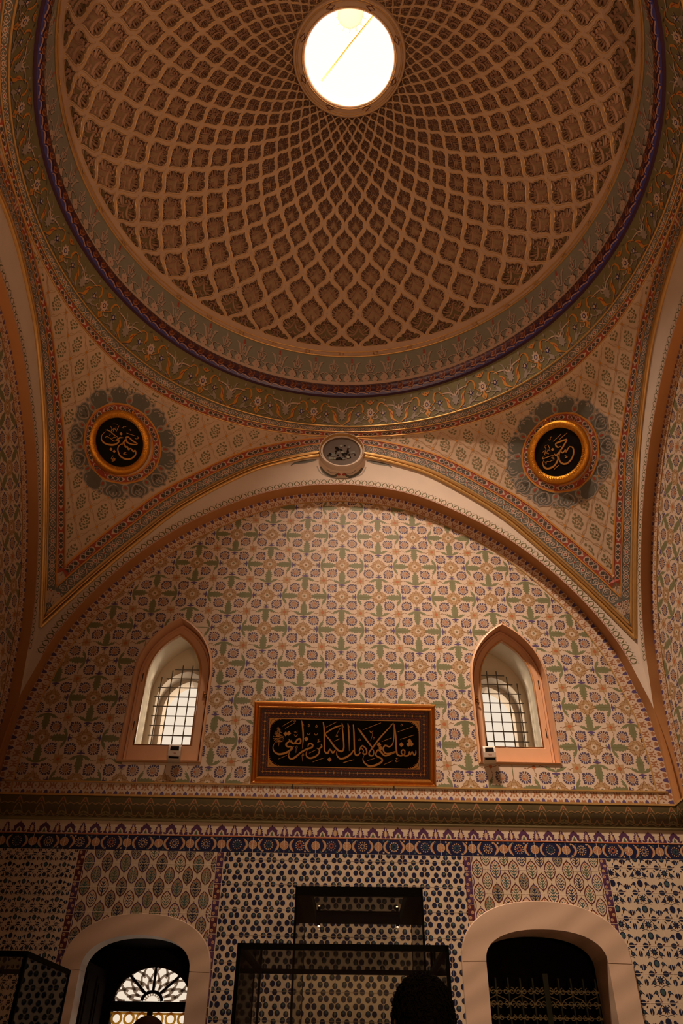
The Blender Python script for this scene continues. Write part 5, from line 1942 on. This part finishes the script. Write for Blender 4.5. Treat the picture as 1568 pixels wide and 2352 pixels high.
b.build('board', panel_o)
b = MB()
frame_ring(b, [(.146, -.029), (.146, -.036), (.153, -.036), (.153, -.029)], 'gold_letter')
b.build('inner_bead', panel_o)
for sx in (-1, 1):
    for zc, sz in ((BZ0, 1), (BZ1, -1)):
        b = MB()
        arc = [(sx * (BX - .105 + .105 * sin(a) ** 1.6 * 1.0), zc + sz * (.105 - .105 * cos(a) ** 1.6 * -1.0 - .105)) for a in [PI / 2 * i / 10 for i in range(11)]]
        # concave quarter corner filled with little rays
        cpts = [(sx * (BX - .11 * (1 - sin(PI / 2 * i / 10))), zc + sz * .11 * (1 - cos(PI / 2 * i / 10))) for i in range(11)]
        b.poly([(sx * BX, -.031, zc)] + [(u, -.031, v) for u, v in cpts], 'gold_letter')
        for i in range(1, 10):
            u, v = cpts[i]
            b.poly([(u - sx * .010, -.0315, v + sz * .010), (u + sx * .004, -.0315, v - sz * .002), (u + sx * .002, -.0315, v + sz * .006)], 'gold_letter')
            b.poly([(sx * (BX - .012), -.0325, zc + sz * .012), (u * .6 + sx * BX * .4 + .002, -.0325, v * .6 + zc * .4), (u * .6 + sx * BX * .4 - .002, -.0325, v * .6 + zc * .4 + .002)], 'board_black')
        b.build('corner_ornament', panel_o)
b = MB()
bw, bh = 2 * BX, BZ1 - BZ0
wk = bh / 840.0 * 1.02


def board_map(u, v, h):
    return (-BX + u, -.029 - h, BZ0 + v)


for flat, w in CAL['st']:
    pts = [(flat[i] / 1000 * bw, flat[i + 1] / 1000 * bh) for i in range(0, len(flat), 2)]
    letter_ribbon(b, pts, [a * wk for a in w], board_map, 0, .005, 'gold_letter')
for u, v in CAL['dots']:
    u, v, r = u / 1000 * bw, v / 1000 * bh, .021
    base = [(u - r, v + .002), (u - .002, v - r), (u + r, v - .002), (u + .002, v + r)]
    b.poly([board_map(a, c, .005) for a, c in base], 'gold_letter')
    b.grid([[board_map(a, c, 0) for a, c in base], [board_map(a, c, .005) for a, c in base]], 'gold_letter', False, True)
b.build('lettering', panel_o)
for x in (-.45, .45):
    b = MB()
    b.tube([(x, -.02, .0), (x, -.035, -.03), (x, -.01, -.035), (x, .045, -.02)], .006, 'iron_grey', 6)
    b.build('hook', panel_o)

# ------------------------------------------------------------------ roundels on the pendentives
def roundel(sgn, data, label, ring_a):
    s0 = Vector((-2.517, -.492, 7.25)) if sgn < 0 else Vector((2.47, -.463, 7.263))
    c = s0 + Vector((sgn * PN.x, PN.y, PN.z)) * .058
    n = Vector((sgn * PN.x, PN.y, PN.z))
    e1 = Vector((E1.x, sgn * E1.y, sgn * E1.z)) if sgn < 0 else E1
    if sgn < 0:
        e1 = Vector((-E1.x, E1.y, E1.z)) * -1
    e2 = Vector((sgn * E2.x, E2.y, E2.z))
    tw = math.radians(28) if sgn < 0 else math.radians(-27)        # the disc hangs a little turned
    e1, e2 = e1 * cos(tw) + e2 * sin(tw), e2 * cos(tw) - e1 * sin(tw)
    root = empty('calligraphy_roundel', c, label=label, category='calligraphy roundel', group='calligraphy roundels')

    def mp(a, cc, h):
        return c + e1 * a + e2 * cc + n * h
    ang = [2 * PI * i / 72 for i in range(72)]
    b = MB()
    prof = ((.362, -.015), (.366, .012), (.360, .030), (.345, .046), (.325, .052), (.300, .046), (.282, .034), (.274, .020))
    b.grid([[mp(r * cos(a), r * sin(a), h) for a in ang] for r, h in prof], 'gold_hammered', True, True)
    for i in range(96):
        a = 2 * PI * i / 96
        b.tube([mp(r * cos(a), r * sin(a), h + .003) for r, h in ((.290, .040), (.312, .050))], .004, 'gold_hammered', 4)
    part_of(root, b, 'rim')
    b = MB()
    b.grid([[mp(r * cos(a), r * sin(a), .021) for a in ang] for r in (.278, .14, .001)], 'board_black', False, True)
    part_of(root, b, 'board')
    b = MB()
    R = .274
    for flat, w in data['st']:
        pts = [(flat[i] / 1000 * R, flat[i + 1] / 1000 * R) for i in range(0, len(flat), 2)]
        letter_ribbon(b, pts, [a * R / 350 for a in w], mp, .021, .026, 'gold_letter')
    for u, v in data['dots']:
        u, v, r = u / 1000 * R, v / 1000 * R, .018
        b.poly([mp(u - r, v, .026), mp(u, v - r, .026), mp(u + r, v, .026), mp(u, v + r, .026)], 'gold_letter')
        b.grid([[mp(u - r, v, h), mp(u, v - r, h), mp(u + r, v, h), mp(u, v + r, h)] for h in (.021, .026)], 'gold_letter', False, True)
    part_of(root, b, 'lettering')
    b = MB()
    a = math.radians(ring_a)
    o = (.385 * cos(a), .385 * sin(a))
    b.tube([mp(o[0] + .018 * cos(t), o[1] + .018 * sin(t), .03 + .008 * sin(t)) for t in [2 * PI * i / 12 for i in range(12)]], .005, 'gold_hammered', 5, True)
    b.tube([mp(.362 * cos(a), .362 * sin(a), .02), mp(o[0] * .99, o[1] * .99, .03)], .008, 'gold_hammered', 5)
    part_of(root, b, 'hanging_ring')
    return root


roundel(-1, CAL['R']['L'], 'round black calligraphy disc in gilt rim on the left pendentive', 62)
roundel(1, CAL['R']['R'], 'round black calligraphy disc in gilt rim on the right pendentive', 116)

# ------------------------------------------------------------------ sensors on the window frames
def sensor(x, z, yaw, label):
    root = empty('wall_sensor', (x, .135, z), yaw, label=label, category='sensor', group='sensors under the windows')
    b = MB()
    w, h = .056, .150
    prof = [(0.0, 0), (-.035, 0), (-.060, .010), (-.082, .040), (-.090, .080), (-.086, .120), (-.075, .142), (-.045, .150), (0, .150)]
    rows = []
    for x_, k in ((-w, 0), (-w, .985), (-w + .004, 1), (w - .004, 1), (w, .985), (w, 0)):
        rows.append([(x_, y * k if k else 0, z_) for y, z_ in prof])
    b.grid(rows, 'device_white', False)
    b.build('body', root)
    b = MB()
    b.grid([[(-.040, -.0915, .085), (.040, -.0915, .085)], [(-.038, -.0885, .118), (.038, -.0885, .118)], [(-.036, -.084, .128), (.036, -.084, .128)]], 'device_dark', False)
    b.build('lens_window', root)
    b = MB()
    b.grid([[(-.046, -.070, .018), (.046, -.070, .018)], [(-.046, -.080, .033), (.046, -.080, .033)]], 'device_dark', False)
    b.build('slot', root)
    for i in range(3):
        b = MB()
        u = -.010 + i * .011
        b.poly([(u, -.0905, .050), (u + .006, -.0905, .050), (u + .002, -.0925, .064), (u - .004, -.0925, .064)], 'device_mark')
        b.build('mark', root)
    b = MB()
    b.box(-.02, .02, 0, .03, .03, .12, 'device_white')
    b.build('bracket', root)


sensor(-1.482, 3.885, math.radians(4), 'cream box sensor with dark lens at the foot of the left arched window')
sensor(1.412, 3.925, math.radians(-5), 'cream box sensor with dark lens at the foot of the right arched window')


# ------------------------------------------------------------------ glass display cases
def case(name, label, corner_fl, w, d, h, rz, zg=.85, lid=False, top_t=.022):
    """corner_fl = front left corner on the floor"""
    root = empty(name, (corner_fl[0], corner_fl[1], 0), rz, label=label, category='display case', group='glass display cases')
    b = MB()
    b.box(.01, w - .01, .01, d - .01, 0.0, zg, 'case_plinth')
    b.build('plinth', root)
    b = MB()
    b.box(.0, w, 0, d, zg, zg + .04, 'case_black')
    b.build('deck', root)
    t = .016 if not lid else .012
    for x in (0, w - t):
        for y in (0, d - t):
            b = MB()
            b.box(x, x + t, y, y + t, zg + .04, h, 'case_black')
            b.build('post', root)
    if lid:
        b = MB()
        m_ = .085
        for x0_, x1_, y0_, y1_ in ((0, w, 0, .035), (0, w, d - .05, d), (0, m_, .035, d - .05), (w - m_, w, .035, d - .05)):
            b.box(x0_, x1_, y0_, y1_, h - .045, h, 'case_black')
        b.build('lid_frame', root)
        for x in (.10, w - .10):
            b = MB()
            b.tube([(x, d - .06, h - .045), (x, d - .06, h - .065)], .010, 'case_black', 8)
            o_ = b.build('lamp_holder', root)
            b = MB()
            b.tube([(x, d - .06, h - .066), (x, d - .06, h - .070)], .006, 'bulb', 8)
            b.build('bulb', o_)
    else:
        for x0_, x1_, y0_, y1_ in ((0, w, 0, top_t), (0, w, d - top_t, d), (0, top_t, top_t, d - top_t), (w - top_t, w, top_t, d - top_t)):
            b = MB()
            b.box(x0_, x1_, y0_, y1_, h - top_t, h, 'case_black')
            b.build('top_rail', root)
    g = .006
    for x0_, x1_, y0_, y1_ in ((t, w - t, .004, .004 + g), (t, w - t, d - .004 - g, d - .004), (.004, .004 + g, t, d - t), (w - .004 - g, w - .004, t, d - t)):
        b = MB()
        b.box(x0_, x1_, y0_, y1_, zg + .04, h - .02, 'case_glass')
        b.build('glass_pane', root)
    b = MB()
    b.box(.012, w - .012, .012, d - .012, h - .012, h - .006, 'case_glass')
    b.build('glass_top', root)
    return root


case('display_case', 'low wide glass display case with thin black frame in front of the dotted tiles', (-.417, -3.14), .88, .81, 2.0, math.radians(-2.2))
case('display_case', 'taller narrow glass display case with thick black lid before the dotted tiles', (-.222, -2.245), .690, .85, 2.4, math.radians(-1.6), lid=True)
case('display_case', 'glass display case at the lower left edge, beside the left marble doorway', (-1.872, -2.80), .48, .66, 2.0, math.radians(-1.5))


# ------------------------------------------------------------------ visitors
def skin_mesh(name, chains, mat_name, parent, sub=2):
    """chains: list of (points, radii); first point of a later chain may be an index pair (chain, idx) to branch from"""
    me = bpy.data.meshes.new(name)
    vs, rs, es = [], [], []
    idx = {}
    for ci, (pts, rad) in enumerate(chains):
        prev = None
        for pi, p in enumerate(pts):
            if isinstance(p, tuple) and len(p) == 2:
                cur = idx[p]
            else:
                vs.append(p)
                rs.append(rad[pi])
                cur = len(vs) - 1
            idx[(ci, pi)] = cur
            if prev is not None:
                es.append((prev, cur))
            prev = cur
    me.from_pydata(vs, es, [])
    o = bpy.data.objects.new(name, me)
    COL.objects.link(o)
    o.parent = parent
    md = o.modifiers.new('skin', 'SKIN')
    md.use_smooth_shade = True
    for v, r in zip(me.skin_vertices[0].data, rs):
        v.radius = (r, r) if not isinstance(r, tuple) else r
    me.skin_vertices[0].data[0].use_root = True
    s_ = o.modifiers.new('subsurf', 'SUBSURF')
    s_.levels = s_.render_levels = sub
    me.materials.append(M(mat_name))
    return o


def head_mesh(name, parent, loc, s, mat_name):
    """head looking along +y"""
    rows = []
    for i in range(15):
        t = i / 14
        th = PI * t
        zz = .115 * cos(th)
        r = sin(th)
        row = []
        for k in range(24):
            a = 2 * PI * k / 24
            x = .074 * r * cos(a)
            y = .095 * r * sin(a)
            if zz < 0:
                f_ = 1 + zz * 2.2
                x *= f_
                y = y * (f_ if y < 0 else 1 + zz * .8)
            if y > .06 and abs(x) < .02 and -.05 < zz < .02:
                y += .020 * (1 - abs(x) / .02) * (1 - abs(zz + .015) / .036 if abs(zz + .015) < .036 else 0)   # nose
            if y > .05 and .005 < abs(abs(x) - .03) * 0 + zz < .03 and .015 < abs(x) < .045:
                y -= .006                                                                                      # eye hollow
            row.append((loc[0] + x * s, loc[1] + y * s, loc[2] + zz * s))
        rows.append(row)
    b = MB()
    b.grid(rows, mat_name, True, True)
    for sx in (-1, 1):                          # ears
        cx = loc[0] + sx * .077 * s
        b.grid([[(cx + sx * d_ * s, loc[1] + (.004 + r_ * .020 * cos(a)) * s, loc[2] + (-.005 + r_ * .034 * sin(a)) * s) for a in [2 * PI * q / 12 for q in range(12)]] for r_, d_ in ((.75, -.006), (1.0, .006), (.8, .010), (.1, .002))], mat_name, True, True)
    o = b.build(name, parent)
    return o


def visitor(name, loc, height, rz, label, hair_mat, shirt, curls, seed):
    rng = random.Random(seed)
    root = empty(name, loc, rz, label=label, category='person')
    k = height / 1.76
    P = lambda x, y, z: (x * k, y * k, z * k)
    # body: one continuous figure
    ch = [([P(0, 0, .95), P(0, .01, 1.10), P(0, 0, 1.28), P(0, -.01, 1.42), P(0, .0, 1.50), P(0, .015, 1.58), P(0, .02, 1.63)], [.135 * k, .125 * k, .14 * k, .12 * k, .06 * k, .055 * k, .06 * k])]
    for sx in (-1, 1):
        c0 = len(ch)
        ch.append(([(0, 0), P(sx * .10, 0, .88), P(sx * .11, .02, .50), P(sx * .11, -.01, .10), P(sx * .12, .05, .045), P(sx * .13, .15, .03)], [0, .095 * k, .060 * k, .040 * k, .042 * k, .03 * k]))
        a0 = len(ch)
        ch.append(([(0, 3), P(sx * .19, -.01, 1.41), P(sx * .235, -.02, 1.15), P(sx * .25, .06, .92), P(sx * .25, .085, .86)], [0, .058 * k, .044 * k, .028 * k, (.022 * k, .036 * k)]))
        for f_, (dx, dy) in enumerate(((-.004, .035), (0, .012), (0, -.010), (0, -.030))):
            ln = (.075, .085, .080, .062)[f_]
            ch.append(([(a0, 4), P(sx * .252, .09 + dy, .81), P(sx * .248, .10 + dy, .81 - ln * .5), P(sx * .236, .105 + dy, .81 - ln)], [0, .0100 * k, .009 * k, .008 * k]))
        ch.append(([(a0, 4), P(sx * .235, .125, .855), P(sx * .225, .145, .82)], [0, .011 * k, .009 * k]))
    skin_mesh('body', ch, 'skin', root, 1)
    hz = 1.655 * k
    head_mesh('head', root, (0, .025 * k, hz), k * .98, 'skin')
    # clothing
    ch = [([P(0, 0, .90), P(0, .01, 1.08), P(0, 0, 1.28), P(0, -.01, 1.43), P(0, 0, 1.49)], [.165 * k, .15 * k, .165 * k, .14 * k, .075 * k])]
    for sx in (-1, 1):
        ch.append(([(0, 3), P(sx * .19, -.01, 1.41), P(sx * .235, -.02, 1.17), P(sx * .243, .02, 1.05)], [0, .075 * k, .062 * k, .055 * k]))
    skin_mesh('shirt', ch, shirt, root, 2)
    ch = [([P(0, 0, .97), P(0, 0, .90)], [.15 * k, .15 * k])]
    for sx in (-1, 1):
        ch.append(([(0, 1), P(sx * .10, 0, .80), P(sx * .11, .02, .48), P(sx * .11, -.01, .08)], [0, .115 * k, .082 * k, .070 * k]))
    skin_mesh('trousers', ch, 'trousers_dark', root, 2)
    for sx in (-1, 1):
        b = MB()
        rows = []
        for z_, s_ in ((0, 1), (.03, 1.02), (.06, .85), (.085, .55)):
            rows.append([(sx * .12 * k + .048 * s_ * cos(a), .05 + (.135 * s_ if sin(a) > 0 else .09 * s_) * sin(a), z_) for a in [2 * PI * q / 16 for q in range(16)]])
        b.grid(rows, 'shoe_black', True, True)
        b.poly(rows[-1], 'shoe_black')
        b.build('shoe', root)
    # hair: a shell over the skull plus strands
    b = MB()
    rows = []
    for i in range(15):
        th = PI * .66 * i / 14
        row = []
        for q in range(36):
            a = 2 * PI * q / 36
            front = max(0, sin(a))
            thh = th * (1 - .38 * front)
            bump = 1 + (.07 if curls else .02) * (sin(a * 7 + th * 9 + seed) * sin(th * 13 + a * 3) + rng.uniform(-.5, .5))
            x = (.078 if curls else .080) * sin(thh) * cos(a) * bump
            y = (.102 if curls else .100) * sin(thh) * sin(a) * bump - .004
            z = (.128 * (abs(cos(thh)) ** .72) * (bump * .2 + .8)) if thh < PI / 2 else .128 * cos(thh)
            row.append((x * k, (.025 + y) * k, hz + z * k))
        rows.append(row)
    b.grid(rows, hair_mat, True, True)
    ns = 1100 if curls else 500
    for i in range(ns):
        th = math.acos(1 - rng.random() * (1.45 if curls else 1.3))
        a = rng.uniform(0, 2 * PI)
        thh = min(th, 2.05) * (1 - .38 * max(0, sin(a)))
        n_ = Vector((sin(thh) * cos(a), sin(thh) * sin(a), cos(thh)))
        p0 = Vector(((.076 if curls else .079) * n_.x, .100 * n_.y, .126 * (abs(n_.z) ** .72 if n_.z > 0 else n_.z)))
        t_ = n_.cross(Vector((rng.uniform(-1, 1), rng.uniform(-1, 1), rng.uniform(-1, 1)))).normalized()
        u_ = n_.cross(t_)
        if curls:
            r = rng.uniform(.006, .013)
            pts = [p0 + n_ * (.001 + .015 * s_) + t_ * r * cos(s_ * 6.5) + u_ * r * sin(s_ * 6.5) for s_ in [j / 6 for j in range(7)]]
            rad = .0022
        else:
            pts = [p0 * .985 + (Vector((0, -1, 0)) - n_ * n_.dot(Vector((0, -1, 0)))) * .02 * s_ - n_ * (.002 * s_ * s_) for s_ in (0, .5, 1, 1.5)]
            rad = .0012
        b.tube([(p.x * k, (.025 + p.y) * k, hz + p.z * k) for p in pts], rad * k, hair_mat, 3)
    b.build('hair', root)
    return root


visitor('person', (.237, -4.22, 0), 1.750, math.radians(3), 'person with short curly black hair seen from behind, before the glass cases', 'hair_black', 'shirt_grey', True, 3)
visitor('person', (-.715, -3.28, 0), 1.712, math.radians(8), 'person with smooth dark brown hair seen from behind, before the left doorway', 'hair_brown', 'shirt_rust', False, 9)

# ------------------------------------------------------------------ glazed lantern over the oculus
lan = empty('roof_lantern', (0, CY, 11.32), label='glazed roof lantern with a spiked boss and a slanting rod above the round opening', category='lantern')
b = MB()
b.lathe([(.60, 0), (.66, .0), (.68, .06), (.62, .08), (.60, .0)], 'lantern_white', (0, 0), 48)
b.build('curb', lan)
b = MB()
b.lathe([(.66 * cos(a), .07 + 1.15 * sin(a)) for a in [PI / 2 * i / 14 for i in range(14)]] + [(.03, 1.22)], 'lantern_glass', (0, 0), 40)
b.build('glass_dome', lan)
b = MB()
b.lathe([(.001, 1.13), (.13, 1.135), (.165, 1.16), (.165, 1.20), (.001, 1.23)], 'lantern_boss', (0, 0), 32)
for i in range(14):
    a = 2 * PI * i / 14
    b.tube([(.15 * sin(a), .15 * cos(a), 1.17), (.19 * sin(a), .19 * cos(a), 1.17), (.225 * sin(a), .225 * cos(a), 1.17)], .016, 'lantern_boss', 5, taper=[1, .7, .1])
b.build('boss', lan)
b = MB()
b.tube([(.34, .375 - .80, .16), (.0, -.02, .165), (-.34, .40, .17)], .013, 'gold_paint', 6)
b.build('rod', lan)
